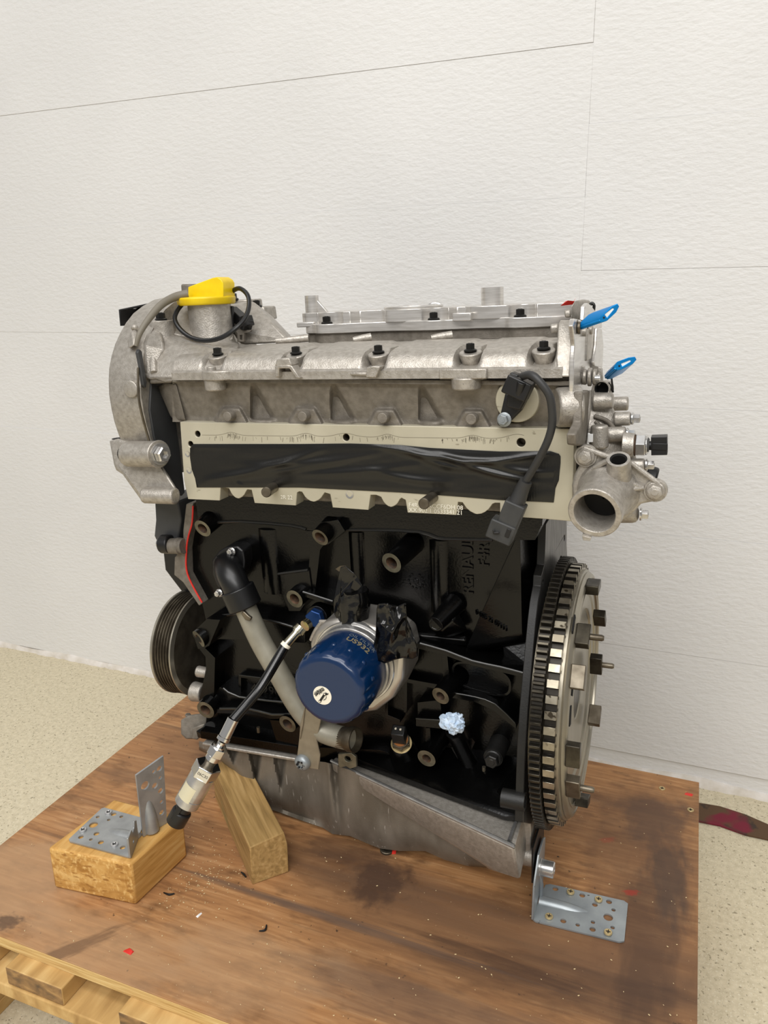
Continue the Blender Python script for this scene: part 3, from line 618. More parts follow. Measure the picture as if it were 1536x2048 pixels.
# ---------------- cylinder head
Y0 = .70
def arc(x0, y0, x1, y1, dep, n=8):      # scallop drop between two rim points
    return [(x0+(x1-x0)*t, y0+(y1-y0)*t+dep*math.sin(math.pi*t)**.75) for t in [i/n for i in range(n+1)]]
pl_out = [(360, 844), (1149, 858), (1144, 1043), (1088, 1038)]
bot = [(1000, 1032), (1000, 1006), (990, 1006)]
bot += arc(985, 1008, 925, 1005, 22)[0:]+[(916, 1004), (913, 1030), (815, 1025), (811, 1000), (803, 996)]
bot += arc(800, 998, 762, 994, 18)+[(752, 990), (741, 990), (737, 1020), (665, 1015), (660, 988), (650, 985)]
bot += arc(648, 987, 604, 984, 18)+[(598, 983), (594, 985), (592, 1011), (509, 1006), (503, 980), (495, 979)]
bot += arc(493, 981, 458, 977, 18)+[(448, 975), (441, 975), (440, 1001), (376, 998), (373, 985), (368, 960)]
head = ep('cylinder_head', MB().box(-.195, .226, .716, .935, .412, .5445), CASTD, ENG, .002)
holes_p = [circ(P(a, b_, Y0), (0, 1, 0), r, 14) for a, b_, r in ((395, 868, .0036), (692, 875, .0038), (1042, 885, .0042), (381, 888, .0034))]
b = MB(); b.prism(PL(pl_out+bot, Y0), (0, .018, 0), holes_p)
plate = ep('exhaust_port_face', b, MACHC, head, .0006)
for h in holes_p:
    b = MB(); c = sum(h, V((0, 0, 0)))/len(h); r = (h[0]-c).length; b.lathe(c+V((0, .0015, 0)), (0, 1, 0), [(r*1.0, 0), (r*.82, .002), (r*.8, .012)], 16, 0, (False, True)); ep('threaded_hole', b, STEELD, head)
for px, py, r in ((375, 908, .0034), (378, 941, .0036), (699, 989, .0045)):
    b = MB(); b.lathe(P(px, py, Y0-.0003), (0, 1, 0), [(r, 0), (r*.15, .0006)], 16, 0, (False, True)); ep('spot_face', b, STEEL, head)
# marks left by the old gasket along the top of the face
MARK = mat('gasket_residue', srgb(120, 113, 96), .7)
gm = MB(); rg = random.Random(21)
def strip(pts, w):
    q = [P(x, y, Y0-.00012) for x, y in pts]
    for a_, c_ in zip(q, q[1:]):
        d_ = (c_-a_); n_ = V((-d_.z, 0, d_.x)).normalized()*w; gm.add([a_-n_, c_-n_, c_+n_, a_+n_], [(0, 1, 2, 3)])
def wave(x): return 870+ (x-400)*.012-6*math.exp(-((x-462)/16)**2)-6*math.exp(-((x-612)/16)**2)-7*math.exp(-((x-690)/24)**2)-6*math.exp(-((x-775)/16)**2)-6*math.exp(-((x-945)/18)**2)-9*math.exp(-((x-1035)/26)**2)
strip([(x, wave(x)) for x in range(404, 1052, 4)], .00022)
for _ in range(150):
    x = rg.choice((rg.uniform(404, 800), rg.uniform(880, 1020), rg.gauss(462, 12), rg.gauss(612, 12), rg.gauss(775, 12), rg.gauss(945, 14))); y = wave(x)+rg.uniform(1, 4)
    strip([(x, y), (x+rg.uniform(-2, 2), y+rg.uniform(2, 11))], rg.uniform(.00012, .0003))
ep('gasket_marks', gm, MARK, head)['kind'] = 'stuff'
for a0_, a1_ in (((548, 974, .700), (532, 985, .672)), ((866, 994, .700), (847, 1008, .668))):
    b = MB(); p0, p1 = P(*a0_), P(*a1_); b.lathe(p0, p1-p0, [(.0055, 0), (.0055, (p1-p0).length-.001), (.0047, (p1-p0).length)], 18); ep('exhaust_stud', b, STEELD, head)
text('etched_lettering', 'F4R  5AACCF6DH 08', .0062, P(871, 1013, Y0-.0004), P(910, 1015.5, Y0)-P(840, 1011.5, Y0), zu, ETCH, head, .0001, ESH)
text('etched_lettering', 'XX 902 1 0533341 21', .0062, P(871, 1023, Y0-.0004), P(910, 1025.5, Y0)-P(840, 1021.5, Y0), zu, ETCH, head, .0001, ESH)
text('etched_lettering', '2R 22', .0062, P(573, 995, Y0-.0004), P(910, 1025.5, Y0)-P(840, 1021.5, Y0), zu, ETCH, head, .0001, ESH)
# tape over the ports
tape_o = [(379, 898), (386, 888), (600, 888), (700, 887), (800, 890), (862, 896), (1000, 903), (1100, 902), (1119, 908), (1122, 915), (1118, 960), (1111, 975), (1109, 1005), (1000, 1000), (900, 992), (800, 985), (600, 975), (391, 975), (392, 962), (382, 935), (380, 915)]
def inside(pt, poly):
    x, y = pt; c = False; j = len(poly)-1
    for i in range(len(poly)):
        if ((poly[i][1] > y) != (poly[j][1] > y)) and (x < (poly[j][0]-poly[i][0])*(y-poly[i][1])/(poly[j][1]-poly[i][1])+poly[i][0]): c = not c
        j = i
    return c
def row_span(x):
    ys = []
    for (xa, ya), (xb, yb) in zip(tape_o, tape_o[1:]+tape_o[:1]):
        if (xa <= x < xb) or (xb <= x < xa): ys.append(ya+(yb-ya)*(x-xa)/(xb-xa))
    return min(ys), max(ys)
b = MB(); rows = []; NX = 220
def fold(x, y):
    # long creases running across the tape
    h = 0
    for (xa, ya, xb, yb, w, a_) in ((420, 960, 640, 900, 7, .0022), (450, 955, 760, 905, 6, .0012), (560, 950, 860, 925, 7, .0010), (760, 892, 1010, 928, 6, .003), (880, 910, 1060, 962, 6, .0028), (900, 925, 1100, 905, 5, .0018), (740, 940, 900, 965, 7, .0015), (470, 958, 500, 978, 4, .0014), (985, 930, 1110, 945, 6, .0014), (820, 905, 940, 940, 6, .002), (500, 930, 700, 912, 6, .0012)):
        dx, dy = xb-xa, yb-ya; L2 = dx*dx+dy*dy; t = ((x-xa)*dx+(y-ya)*dy)/L2
        if -.1 < t < 1.1:
            cyv = math.sin(max(0, min(1, t))*math.pi)*6; dist = abs((x-xa)*dy-(y-ya)*dx)/math.sqrt(L2)-0
            dist = ((x-xa)*dy-(y-ya)*dx)/math.sqrt(L2)+cyv
            h += a_*math.exp(-(dist/w)**2)*max(0, math.sin(max(0, min(1, (t+.1)/1.2))*math.pi))
    return h+noise.noise(V((x*.012, y*.05, 3)))*.0004
for i in range(NX+1):
    x = 380+(1121-380)*i/NX; a_, c_ = row_span(x); rw = []
    for k in range(37):
        y = a_+(c_-a_)*k/36; e_ = min(1, min(k, 36-k)/2.5, min(i, NX-i)/4)
        rw.append(P(x, y, Y0-.0006-e_*(.0006+max(0, fold(x, y)))))
    rows.append(rw)
b.grid(rows)
tp = ep('tape_strip', b, [TAPEF, TAPE], head, 0, ang=70)
# upper wall of the head with bosses
b = MB(); rows = []; NX = 400; NZ = 44
bossx = [(462, 831), (611, 831), (770, 834), (946, 836)]
dark = [(500, 764, 836), (660, 766, 838), (836, 768, 840), (998, 770, 842)]
for k in range(NZ+1):
    s = k/NZ; rw = []
    for i in range(NX+1):
        x = 345+(1150-345)*i/NX; py = 756+(s*(844+(x-360)*.0178-756)); y = .7005+.010*min(1, s*1.15)**1.0
        for bx, by in bossx:         # trapezoid pads
            w = 26+ (py-by)*.55; dd = abs(x-bx)-w
            f_ = 1/(1+math.exp(max(-60, min(60, dd/1.1))))*(1/(1+math.exp(-(py-(by-15))/1.1))); y -= .0075*f_
        for dx_, t0, t1 in dark:     # sloping hollows
            t = (py-t0)/(t1-t0); le = dx_-2+t*2; re = dx_+12+t*44
            if 0 < t < 1.15: y += .013*min(1, t*2.2)*sm_((x-le)/9)*sm_((re-x)/(6+26*t))*sm_((1.08-t)/.12)
            y -= .0065*math.exp(-((x-(dx_+26))/22)**4)*(1/(1+math.exp(-(py-839)/1.2)))
        rw.append(P(x, py, y))
    rows.append(rw)
rows.append([V((p.x, .74, p.z)) for p in rows[-1]]); rows.insert(0, [V((p.x, .74, p.z)) for p in rows[0]])
b.grid(rows); wall_h = ep('head_side_wall', b, CASTD, head, 0, ang=50)
for px, py in bossx:
    b = MB(); b.lathe(P(px, py, .7005), (0, -1, 0), [(.0052, -.006), (.0052, .0074), (.0049, .0079)], 20); ep('cast_button', b, CASTD, head, .0004)
b = MB(); b.prism(PL([(300, 754), (1112, 762), (1148, 762), (1148, 772), (1112, 772), (330, 765)], .6965), (0, .02, 0)); ep('gasket_rail', b, CASTD, head, .0008)
# left ear of the head
b = MB(); b.hull([P(330, 765, .705), P(352, 766, .70), P(372, 842, .706), P(350, 842, .712), P(340, 830, .715), P(315, 772, .72), P(345, 770, .76), P(370, 842, .76), P(345, 840, .75)])
b.hull([P(300, 756, .70), P(345, 757, .695), P(345, 766, .695), P(300, 768, .70), P(300, 756, .74), P(345, 757, .74), P(300, 766, .74)])
ep('head_ear', b, CASTD, head, .0025, 3)
b = MB(); c = P(1112, 815, .694); b.cyl(c, P(1147, 812, .702)+V((.006, 0, 0)), .0175, .0185, 28); b.hull([P(1095, 795, .706), P(1148, 782, .71), P(1148, 855, .71), P(1095, 850, .71), P(1110, 800, .70), P(1148, 800, .70), P(1112, 845, .70)]); ep('head_end_boss', b, CAST, head, .002)

# ---------------- cam cover
bolt_px = [(440, 704), (596, 702), (760, 700), (943, 697), (1089, 693)]
bu = [P(x, y+6, .714) for x, y in bolt_px]
S0 = [(.6895, .5448), (.6895, .5525), (.694, .5545), (.696, .5595), (.7005, .5655), (.708, .5695), (.722, .5718), (.75, .574), (.785, .5752), (.796, .571), (.798, .545)]
S1 = [(.6895, .5448), (.6895, .5525), (.694, .5540), (.699, .5545), (.705, .5552), (.716, .557), (.730, .564), (.752, .5705), (.785, .574), (.796, .571), (.798, .545)]
def sm(t): t = max(0, min(1, t)); return t*t*(3-2*t)
us = []; u = -.190
while u < .2235: us.append(u); u += .0022
rows = []
def wgt(u):
    w = 0
    for i, p in enumerate(bu):
        hw = .0085; d = abs(u-p.x); w = max(w, 1-sm((d-hw)/.0055))
    return w
for u in us:
    w = wgt(u); rows.append([V((u, a[0]*(1-w)+c[0]*w, a[1]*(1-w)+c[1]*w)) for a, c in zip(S0, S1)])
b = MB(); b.grid(rows); n0 = len(S0)
b.add(rows[0], [tuple(range(n0))]); b.add(rows[-1], [tuple(range(n0))])
cover = ep('cam_cover', b, CAST, ENG, 0, ang=42)
def bolt_mesh(r, h, m): return MB().hexbolt((0, 0, 0), (0, 0, 1), r, h).mesh('cover_bolt', m)
BM_ = bolt_mesh(.0052, .0085, BOLTB); BMS = bolt_mesh(.0048, .008, BOLTB)
def bolt_at(me, p, parent, d=(0, 0, 1), nm='cover_bolt', sc=1):
    o = link(nm, me, parent, V(p)-V(ESH)); o.rotation_euler = V(d).to_track_quat('Z', 'Y').to_euler(); o.scale = (sc, sc, sc); return o
for p in bu:
    b = MB(); b.lathe((p.x, p.y, p.z-.016), (0, -.25, 1), [(.0045, 0), (.0075, .004), (.0105, .013), (.0108, .0165)], 20)
    b.hull([V((p.x-.009, p.y, p.z-.002)), V((p.x+.009, p.y, p.z-.002)), V((p.x-.007, p.y+.03, p.z-.002)), V((p.x+.007, p.y+.03, p.z-.002)), V((p.x-.006, p.y+.012, p.z+.004)), V((p.x+.006, p.y+.012, p.z+.004)), V((p.x-.005, p.y+.04, p.z+.004)), V((p.x+.005, p.y+.04, p.z+.004))])
    ep('bolt_pedestal', b, CAST, cover, .001)
    bolt_at(BM_, p+V((0, -.004, .0005)), cover, sc=.86)
# rim lugs along the front edge
b = MB()
q0, q1 = P(398, 742, .687), P(463, 748, .687)
b.hull([V((q0.x+.004, .6855, .5545)), V((q1.x-.006, .6855, .5545)), V((q0.x, .70, .5545)), V((q1.x+.004, .70, .5545)), V((q0.x+.004, .6855, .5445)), V((q1.x-.006, .6855, .5445)), V((q0.x, .70, .5445)), V((q1.x+.004, .70, .5445)), V((q0.x+.012, .682, .5545)), V((q0.x+.026, .682, .5545)), V((q0.x+.012, .682, .5445)), V((q0.x+.026, .682, .5445))])
b.cyl((q0.x+.012, .692, .553), (q0.x+.012, .692, .5585), .005, n=16)
b.lathe((q0.x+.013, .695, .5455), (0, 0, -1), [(.0115, 0), (.011, .012), (.008, .0125)], 20)
ep('rim_lug', b, CAST, cover, .0012)
b = MB(); q0, q1 = P(878, 745, .687), P(974, 745, .687)
b.hull([V((x, y, z)) for x in (q0.x, q1.x) for y in (.686, .70) for z in (.5445, .554)]+[V(((q0.x+q1.x)/2+.012, .684, .554)), V(((q0.x+q1.x)/2+.012, .684, .5445))])
c = P(932, 770, .694); b.lathe((c.x, .696, .5455), (0, 0, -1), [(.0145, 0), (.0135, .011), (.011, .0115)], 20)
b.hull([V((c.x, .70, .5455)), V((c.x+.025, .70, .5455)), V((c.x, .70, .537)), V((c.x+.012, .695, .5455)), V((c.x, .695, .537)), V((c.x, .70, .535))])
ep('rim_lug', b, CAST, cover, .0012)
b = MB(); cc = [(550, 755), (549, 733), (556, 729), (574, 729), (583, 731), (600, 757), (592, 757), (578, 737), (558, 737), (558, 755)]
b.prism(PL(cc, .683), (0, .014, 0)); b.prism(PL([(549, 732), (553, 718), (578, 716), (584, 731)], .683), (0, .016, .0)); ep('rim_channel', b, CAST, cover, .001)
b = MB(); b.prism(PL([(731, 755), (733, 735), (746, 732), (760, 733), (752, 756)], .684), (0, .014, 0)); ep('rim_rib', b, CAST, cover, .001)
b = MB(); b.prism(PL([(700, 745), (735, 745), (735, 752), (700, 751)], .686), (0, .008, 0)); ep('rim_ridge', b, CAST, cover, .001)
# oil gallery fingers on top
for x0, x1, yy in ((552, 618, 678), (706, 742, 676), (862, 904, 672)):
    b = MB(); a_, c_ = P(x0, yy+4, .785), P(x1, yy-2, .795); b.tube([a_, a_.lerp(c_, .6), c_], [.003, .0042, .0045], 12, sub=3); ep('top_rib', b, CAST, cover)
# end block at the right
b = MB(); b.hull([P(1115, 754, .689), P(1140, 754, .690), P(1117, 648, .712), P(1122, 640, .72), P(1143, 640, .72), P(1144, 700, .70), P(1112, 720, .695), P(1120, 640, .80), P(1143, 640, .80), P(1143, 756, .80), P(1112, 756, .80)])
b.hull([P(1143, 612, .79), P(1150, 600, .80), P(1180, 600, .86), P(1143, 660, .79), P(1190, 640, .88), P(1165, 598, .84)])
b.cyl(P(1130, 628, .79), P(1142, 626, .79), .004, n=14); b.cyl(P(1102, 658, .76), P(1118, 656, .76), .0045, n=14)
ep('cover_end_block', b, CAST, cover, .003, 3)

# ---------------- machined plenum cover behind
IY = .805
def fr(base, amp): 
    return base
b = MB()
ua, ub = P(590, 655, IY).x, P(1148, 640, IY).x
bolts2 = [P(657, 648, IY+.004), P(870, 645, IY+.004), P(1042, 637, IY+.004)]
def outline(y0, lug, u0, u1, back, rec):
    pts = []; N = 150
    for i in range(N+1):
        u = u0+(u1-u0)*i/N; y = y0
        y += .006*math.cos((u-u0)*2*math.pi/.105)
        for p in bolts2:
            d = abs(u-p.x)
            if rec: y = max(y, p.y+.013-(d/.012)**2*.016) if d < .013 else y
            else: y = min(y, p.y-.011+(max(0, d-.004)/.016)**2*.012) if d < .02 else y
        if i < 5: y += (5-i)**2*.0006
        pts.append(V((u, y, 0)))
    pts += [V((u1, back, 0)), V((u0, back, 0))]; return pts
def body_outline():
    px = [596, 600, 606, 640]
    def yo(x):
        for c in (660, 872, 1046):
            if abs(x-c) < 24: return -.002+.015*math.sqrt(max(0, 1-((x-c)/24)**2))
        for a_, c_ in ((700, 770), (896, 938)):
            if a_ < x < c_: return .011*min(1, (x-a_)/12, (c_-x)/12)
        for a_, c_ in ((770, 848), (938, 1022)):
            if a_ <= x <= c_: return -.007*math.sqrt(max(0, 1-((x-(a_+c_)/2)/((c_-a_)/2))**2))
        return 0 if x < 1070 else .003
    pts = []
    for i in range(261):
        x = 598+(1148-598)*i/260; u = P(x, 640, IY+.006).x; y = IY+.007+yo(x)
        if i < 8: y += (1-i/8)**2*.008
        pts.append(V((u, y, 0)))
    return pts+[V((pts[-1].x, .925, 0)), V((pts[0].x, .925, 0))]
fo_ = outline(IY, 1, ua+.004, ub, .93, False); b.prism([p+V((0, 0, .5835)) for p in fo_], (0, 0, .0105)); lo = ep('plenum_flange', b, MACH, ENG, .0008)
b = MB(); b.prism([p+V((0, .004, .572)) for p in fo_], (0, 0, .0118)); ep('plenum_joint_rim', b, CASTD, lo, .0008)
b = MB(); bo_ = body_outline(); b.prism([p+V((0, 0, .593)) for p in bo_], (0, 0, .0135)); ep('plenum_body', b, MACH, lo, .0012)
b = MB(); b.box(ua, ua+.022, IY+.004, IY+.02, .591, .5965); ep('end_tab', b, MACH, lo, .001)
b = MB(); q = P(1000, 640, IY); b.box(P(908, 640, IY).x, P(945, 640, IY).x, IY-.006, IY+.01, .592, .6005); ep('front_tab', b, MACH, lo, .001)
for p in bolts2: bolt_at(BMS, V((p.x, p.y-.004, .594)), lo)
def post(x0, x1, yt, y, h0, gus, nm='bolt_post'):
    a_, c_ = P(x0, 615, y), P(x1, 615, y); r = (c_.x-a_.x)/2; t_ = P((x0+x1)/2, yt, y)
    b = MB(); b.pipe((a_.x+r, y, h0), (a_.x+r, y, t_.z), r, r*.45, .012, 28)
    if gus: b.prism([V((a_.x+r, y-.002, t_.z-.004)), V((c_.x, y-.002, t_.z-.006)), V((c_.x+gus, y-.002, h0)), V((a_.x+r, y-.002, h0))], (0, .005, 0))
    return ep(nm, b, MACH, lo, .0006)
post(612, 637, 591, .85, .605, .013)
post(963, 1007, 574.5, .85, .605, 0)
b = MB(); a_ = P(826, 622, .86); b.prism(circ((a_.x, .862, .6065), (0, 0, 1), .034, 36), (0, 0, .0025), [circ((a_.x, .862, .6065), (0, 0, 1), .02, 28)]); ep('top_ring', b, MACH, lo, .0005)
b = MB(); a_ = P(872, 612, .90); b.tube([a_+V((-.012, 0, -.006)), a_+V((-.007, 0, .0015)), a_+V((.004, 0, .0015)), a_+V((.009, 0, -.006))], .0022, 10); ep('lifting_loop', b, STEEL, lo)
# red sealant crumb with a white scrap
b = MB(); c = P(1137, 605, .80)
b.hull([c+V((x, y, z)) for x, y, z in ((-.008, 0, -.003), (.005, .002, -.002), (.006, 0, .001), (0, -.003, .002), (-.003, .003, .0015), (.003, .004, 0))]); b.hull([c+V((x, y, z)) for x, y, z in ((.004, 0, 0), (.0075, 0, .0045), (.005, .001, .001), (.005, -.001, .0005))])
rs = part('sealant_scrap', b, REDP, None); tag(rs, 'scrap of red sealant lying on top of the silver plenum cover', 'sealant scrap')
for v in rs.data.vertices: w_ = EB.transposed() @ V((v.co.x, v.co.y-EO.y, v.co.z))+EO; v.co = w_

# ---------------- timing end
prof = [(300, 600), (280, 611), (262, 625), (247, 644), (235, 665), (225, 687), (218, 710), (213, 736), (212, 760), (213, 790), (218, 820), (224, 846), (232, 870), (243, 898), (258, 925), (272, 945)]
TU = -.284
pf = [PU(a, c_, TU) for a, c_ in prof]; pf = [V((TU, p.y, p.z)) for p in pf]
back = [V((TU, .90, pf[-1].z-.01)), V((TU, .95, .54)), V((TU, .93, .60)), V((TU, .87, .632)), V((TU, .83, .634))]
b = MB(); cen = V((TU, .80, .54)); loop = pf+back; nl = len(loop)
def off(p, k): d = V((0, p.y-cen.y, p.z-cen.z)); return V((0, -d.normalized().y*0, 0))+V((p.x, p.y-d.normalized().y*k, p.z-d.normalized().z*k))
levels = [(0, .006), (.0012, .003), (.003, .0012), (.006, 0), (.0495, -.002)]
rows = [[off(p, k)+V((x, 0, 0)) for p in loop]+[off(loop[0], k)+V((x, 0, 0))] for x, k in levels]
b.grid(rows); b.add([off(p, .006) for p in loop], [tuple(range(nl))]); b.add([off(p, -.002)+V((.0495, 0, 0)) for p in loop], [tuple(range(nl))])
tc_ = ep('timing_cover', b, CAST, ENG, 0, ang=48)
b = MB(); c = P(268, 775, .690); b.lathe(P(262, 778, .690), (0, -1, 0), [(.0098, -.006), (.0094, .0012), (.008, .0016)], 22); ep('cast_pad', b, CAST, tc_, .0006)
b = MB(); b.hull([P(254, 682, .71), P(262, 662, .71), P(272, 655, .72), P(276, 672, .71), P(270, 690, .70), P(258, 698, .70), P(262, 690, .73), P(272, 660, .74)]); b.cyl(P(268, 660, .716), P(271, 652, .72), .004, n=12); ep('clip_lug', b, CAST, tc_, .002)
# grey shield behind the belt
b = MB(); SU = -.232
sh = [PU(*p, SU) for p in ((303, 765), (316, 772), (352, 842), (360, 900), (370, 985), (364, 992), (344, 968), (322, 930), (308, 870), (300, 820))]
b.prism(sh+[], (-.003, 0, 0)); shield = ep('belt_shield', b, PLASTG, ENG, .0008)
b = MB(); b.prism([PU(*p, SU+.002) for p in ((276, 705), (279, 698), (284, 702), (294, 765), (292, 776), (287, 770), (281, 730))], (-.004, 0, 0)); ep('shield_edge', b, PLASTG, shield, .0008)
b = MB(); b.tube([PU(*p, SU-.001) for p in ((276, 735), (278, 800), (292, 860), (308, 915), (318, 955))], .0013, 8); ep('shield_lip', b, STEELD, shield)
# lower mount casting with clamped boss
b = MB()
b.hull([P(219, 882, .70), P(236, 877, .70), P(262, 884, .695), P(232, 940, .69), P(228, 930, .69), P(300, 985, .69), P(312, 915, .70), P(258, 905, .70), P(225, 880, .76), P(300, 890, .76), P(240, 945, .75), P(312, 980, .75)])
b.hull([P(232, 930, .69), P(282, 1000, .685), P(356, 1002, .690), P(358, 985, .690), P(316, 920, .695), P(260, 920, .695), P(282, 1000, .75), P(356, 1000, .75), P(320, 920, .75)])
mt = ep('engine_mount_casting', b, CAST, ENG, .0025, 3)
b = MB(); b.tube([P(288, 990, .683), P(352, 992, .686)], [.0095, .0095], 18, sub=1); ep('mount_foot', b, CAST, mt, .002)
b = MB(); c0_, c1_ = P(256, 908, .688), P(316, 908, .684); b.cyl(c0_, c1_, .0145, .0145, 28); b.cyl(c0_-V((.004, 0, 0)), c0_, .0125, .0125, 24); b.cyl(c1_, c1_+V((.002, -.0005, 0)), .0155, .0155, 28); ep('clamp_boss', b, CAST, mt, .0012)
b = MB(); b.cyl(c1_+V((.002, 0, 0)), c1_+V((.0045, -.001, 0)), .0125, .012, 24, 0); b.lathe(c1_+V((.0045, -.001, 0)), (1, -.25, 0), [(.0092, 0), (.0092, .006), (.0078, .0075), (.0045, .0075), (.0042, .004)], 6); ep('mount_nut', b, STEEL, mt)
b = MB(); b.lathe(c0_-V((.004, 0, 0)), (-1, 0, 0), [(.0085, 0), (.008, .0045), (.005, .006)], 16); ep('mount_stud', b, BOLTB, mt)
b = MB(); b.lathe(P(237, 879, .715)+V((0, 0, .001)), (0, 0, 1), [(.0075, 0), (.0075, .0004)], 18); ep('mount_hole', b, DARKH, mt)

# ---------------- cast top section with the filler neck
b = MB()
b.hull([P(286, 752, .700), P(300, 760, .696), P(452, 752, .692), P(300, 690, .72), P(318, 668, .735), P(345, 668, .745), P(452, 708, .72), P(480, 690, .76), P(452, 752, .78), P(286, 752, .76), P(480, 684, .80), P(318, 665, .78)])
b.hull([P(345, 670, .74), P(320, 640, .76), P(360, 600, .79), P(375, 590, .80), P(470, 680, .775), P(440, 690, .76), P(470, 650, .80), P(345, 660, .80), P(480, 610, .84), P(380, 585, .84)])
b.hull([P(458, 612, .82), P(505, 602, .84), P(520, 625, .835), P(584, 684, .80), P(480, 690, .80), P(460, 660, .80), P(590, 680, .86), P(505, 602, .87), P(462, 606, .87), P(545, 632, .87)])
b.hull([P(286, 690, .705), P(300, 645, .735), P(320, 640, .74), P(332, 700, .715), P(300, 760, .70), P(288, 750, .70), P(320, 690, .76), P(300, 650, .78)])
topc = ep('front_cam_casting', b, CAST, ENG, .004, 3)
b = MB(); c0_, c1_ = P(322, 692, .742), P(322, 641, .742); b.cyl((c1_.x, .742, c0_.z), c1_, .0165, .0142, 28); ep('bolt_column', b, CAST, topc, .001)
bolt_at(BM_, c1_+V((0, 0, 0)), topc)
# embossed ribs on the slope
b = MB(); b.tube([P(296, 660, .728), P(304, 700, .714), P(308, 745, .70)], [.003, .004, .004], 10); ep('slope_rib', b, CAST, topc)
b = MB(); b.tube([P(372, 700, .738), P(400, 715, .722), P(440, 745, .705)], [.004, .005, .004], 10); ep('slope_rib', b, CAST, topc)
NY = .775
n0_, n1_ = P(419, 690, NY), P(418, 606, NY); r_ = P(459, 650, NY).x-n1_.x
b = MB(); b.lathe((n1_.x, NY, n0_.z-.012), (0, 0, 1), [(r_*1.45, 0), (r_*1.12, .010), (r_*1.0, .02), (r_*1.0, n1_.z-n0_.z+.012)], 40); neck = ep('oil_filler_neck', b, CAST, topc, .001, ang=50)
cap_z = n1_.z; capr = (P(463, 600, NY).x-P(364, 600, NY).x)/2; cx_ = (P(463, 600, NY).x+P(364, 600, NY).x)/2
b = MB(); b.lathe((cx_, NY, cap_z-.002), (0, 0, 1), [(capr*.93, 0), (capr*.98, .002), (capr, .0075), (capr*.97, .0088), (capr*.6, .0095)], 44)
hp_ = [P(x, y, NY-.012) for x, y in ((376, 602), (376, 574), (384, 571), (424, 556), (434, 554), (442, 559), (446, 566), (447, 600))]
b.prism(hp_, (0, .024, 0)); ep('oil_filler_cap', b, YEL, topc, .0022, 3)
# further bolts and lugs behind the neck
for px, py, y in ((467, 597, .86), (514, 611, .865)): bolt_at(BMS, P(px, py+3, y), topc)
b = MB(); b.prism([P(500, 632, .865), P(500, 613, .865), P(528, 613, .865), P(532, 640, .865)], (0, .03, 0)); b.prism([P(455, 640, .86), P(455, 600, .86), P(500, 598, .86), P(505, 640, .86)], (0, .03, 0)); ep('rear_lug', b, CAST, topc, .002)
b = MB(); b.cyl(P(382, 575, .87)-V((0, 0, .012)), P(382, 568, .87), .0125, .0125, 24); ep('breather_stub', b, CASTD, topc, .002)
# sheet cover peeping out at the back left
b = MB(); k0, k1, k2 = P(237, 619, .80), P(332, 599, .84), P(240, 652, .80); b.prism([k0, k1, k1+V((0, .05, .004)), k0+V((0, .05, .004))], (0, 0, -.0022)); b.prism([k0, k2, k2+V((0, .05, 0)), k0+V((0, .05, 0))], (.002, 0, 0)); b.prism([k0+V((0, .03, 0)), k2+V((0, .03, 0)), P(300, 640, .83), P(332, 600, .87)], (0, .002, 0)); ep('rear_belt_cover', b, PLAST, ENG, .0005)
# wires round the filler neck
b = MB(); b.tube([P(376, 588, .755), P(350, 594, .745), P(322, 610, .725), P(296, 640, .706), P(279, 668, .694), P(272, 692, .690)], [.0048, .0046, .0042, .0036, .003, .0022], 12); ep('breather_hose', b, mat('grey_hose', srgb(116, 110, 98), .6), topc)
b = MB(); b.tube([P(368, 604, .760), P(354, 622, .748), P(350, 640, .742), P(362, 660, .738), P(385, 676, .735), P(415, 681, .735), P(445, 674, .738), P(472, 656, .745), P(490, 636, .755), (P(498, 612, .765)), P(495, 590, .772), P(480, 577, .778), P(466, 582, .785), P(458, 596, .79)], .0026, 10); ep('wire_loop', b, RUB, topc)
b = MB()
def obox(b, p0, p1, w, h, up=(0, 0, 1), m=0):
    p0 = V(p0); p1 = V(p1); d = (p1-p0).normalized(); s_ = d.cross(V(up)).normalized(); t_ = s_.cross(d)
    return b.prism([p0+s_*w/2*i+t_*h/2*j for i, j in ((-1, -1), (1, -1), (1, 1), (-1, 1))], p1-p0, m=m)
obox(b, P(462, 622, .80), P(497, 652, .79), .013, .012); obox(b, P(487, 645, .792), P(499, 640, .79), .014, .012); ep('wire_connector', b, PLAST, topc, .001)
b = MB(); b.prism(PL([(471, 664), (473, 659), (502, 660), (500, 664), (488, 666), (488, 684), (474, 684), (474, 667)], .79), (0, .004, 0), [PL([(479, 670), (484, 670), (484, 680), (479, 680)], .79)]); ep('connector_bracket', b, CASTD, topc, .0005)
b = MB(); obox(b, P(462, 612, .785), P(464, 668, .785), .006, .004, (0, 1, 0)); ep('connector_clip', b, PLAST, topc, .0006)

# ---------------- belt covers, gasket and pulley at the left end
b = MB(); b.prism(PL([(309, 1003), (356, 1003), (362, 1040), (356, 1080), (345, 1085), (346, 1110), (318, 1100), (314, 1085), (308, 1072), (311, 1040)], .735), (0, .12, 0)); lowc = ep('lower_belt_cover', b, PLASTG, ENG, .002)
b = MB(); b.prism(PL([(325, 1095), (372, 1095), (382, 1200), (368, 1190), (345, 1160), (330, 1140)], .80), (0, .05, 0)); ep('cover_skirt', b, PLAST, lowc, .002)
b = MB(); sl_ = [(372, 1008), (386, 1006), (384, 1045), (376, 1075), (372, 1100), (374, 1150), (405, 1207), (398, 1212), (366, 1165), (348, 1150), (349, 1115), (366, 1095), (366, 1060)]
b.prism(PL(sl_, .732), (0, .10, 0)); fc = ep('front_cover', b, CASTD, ENG, .001)
b = MB(); b.tube([P(*p) for p in ((386, 1012, .731), (384, 1046, .731), (377, 1072, .731), (373, 1100, .731), (375, 1148, .731), (404, 1205, .731))], .0011, 8); ep('red_sealant_bead', b, REDP, fc)
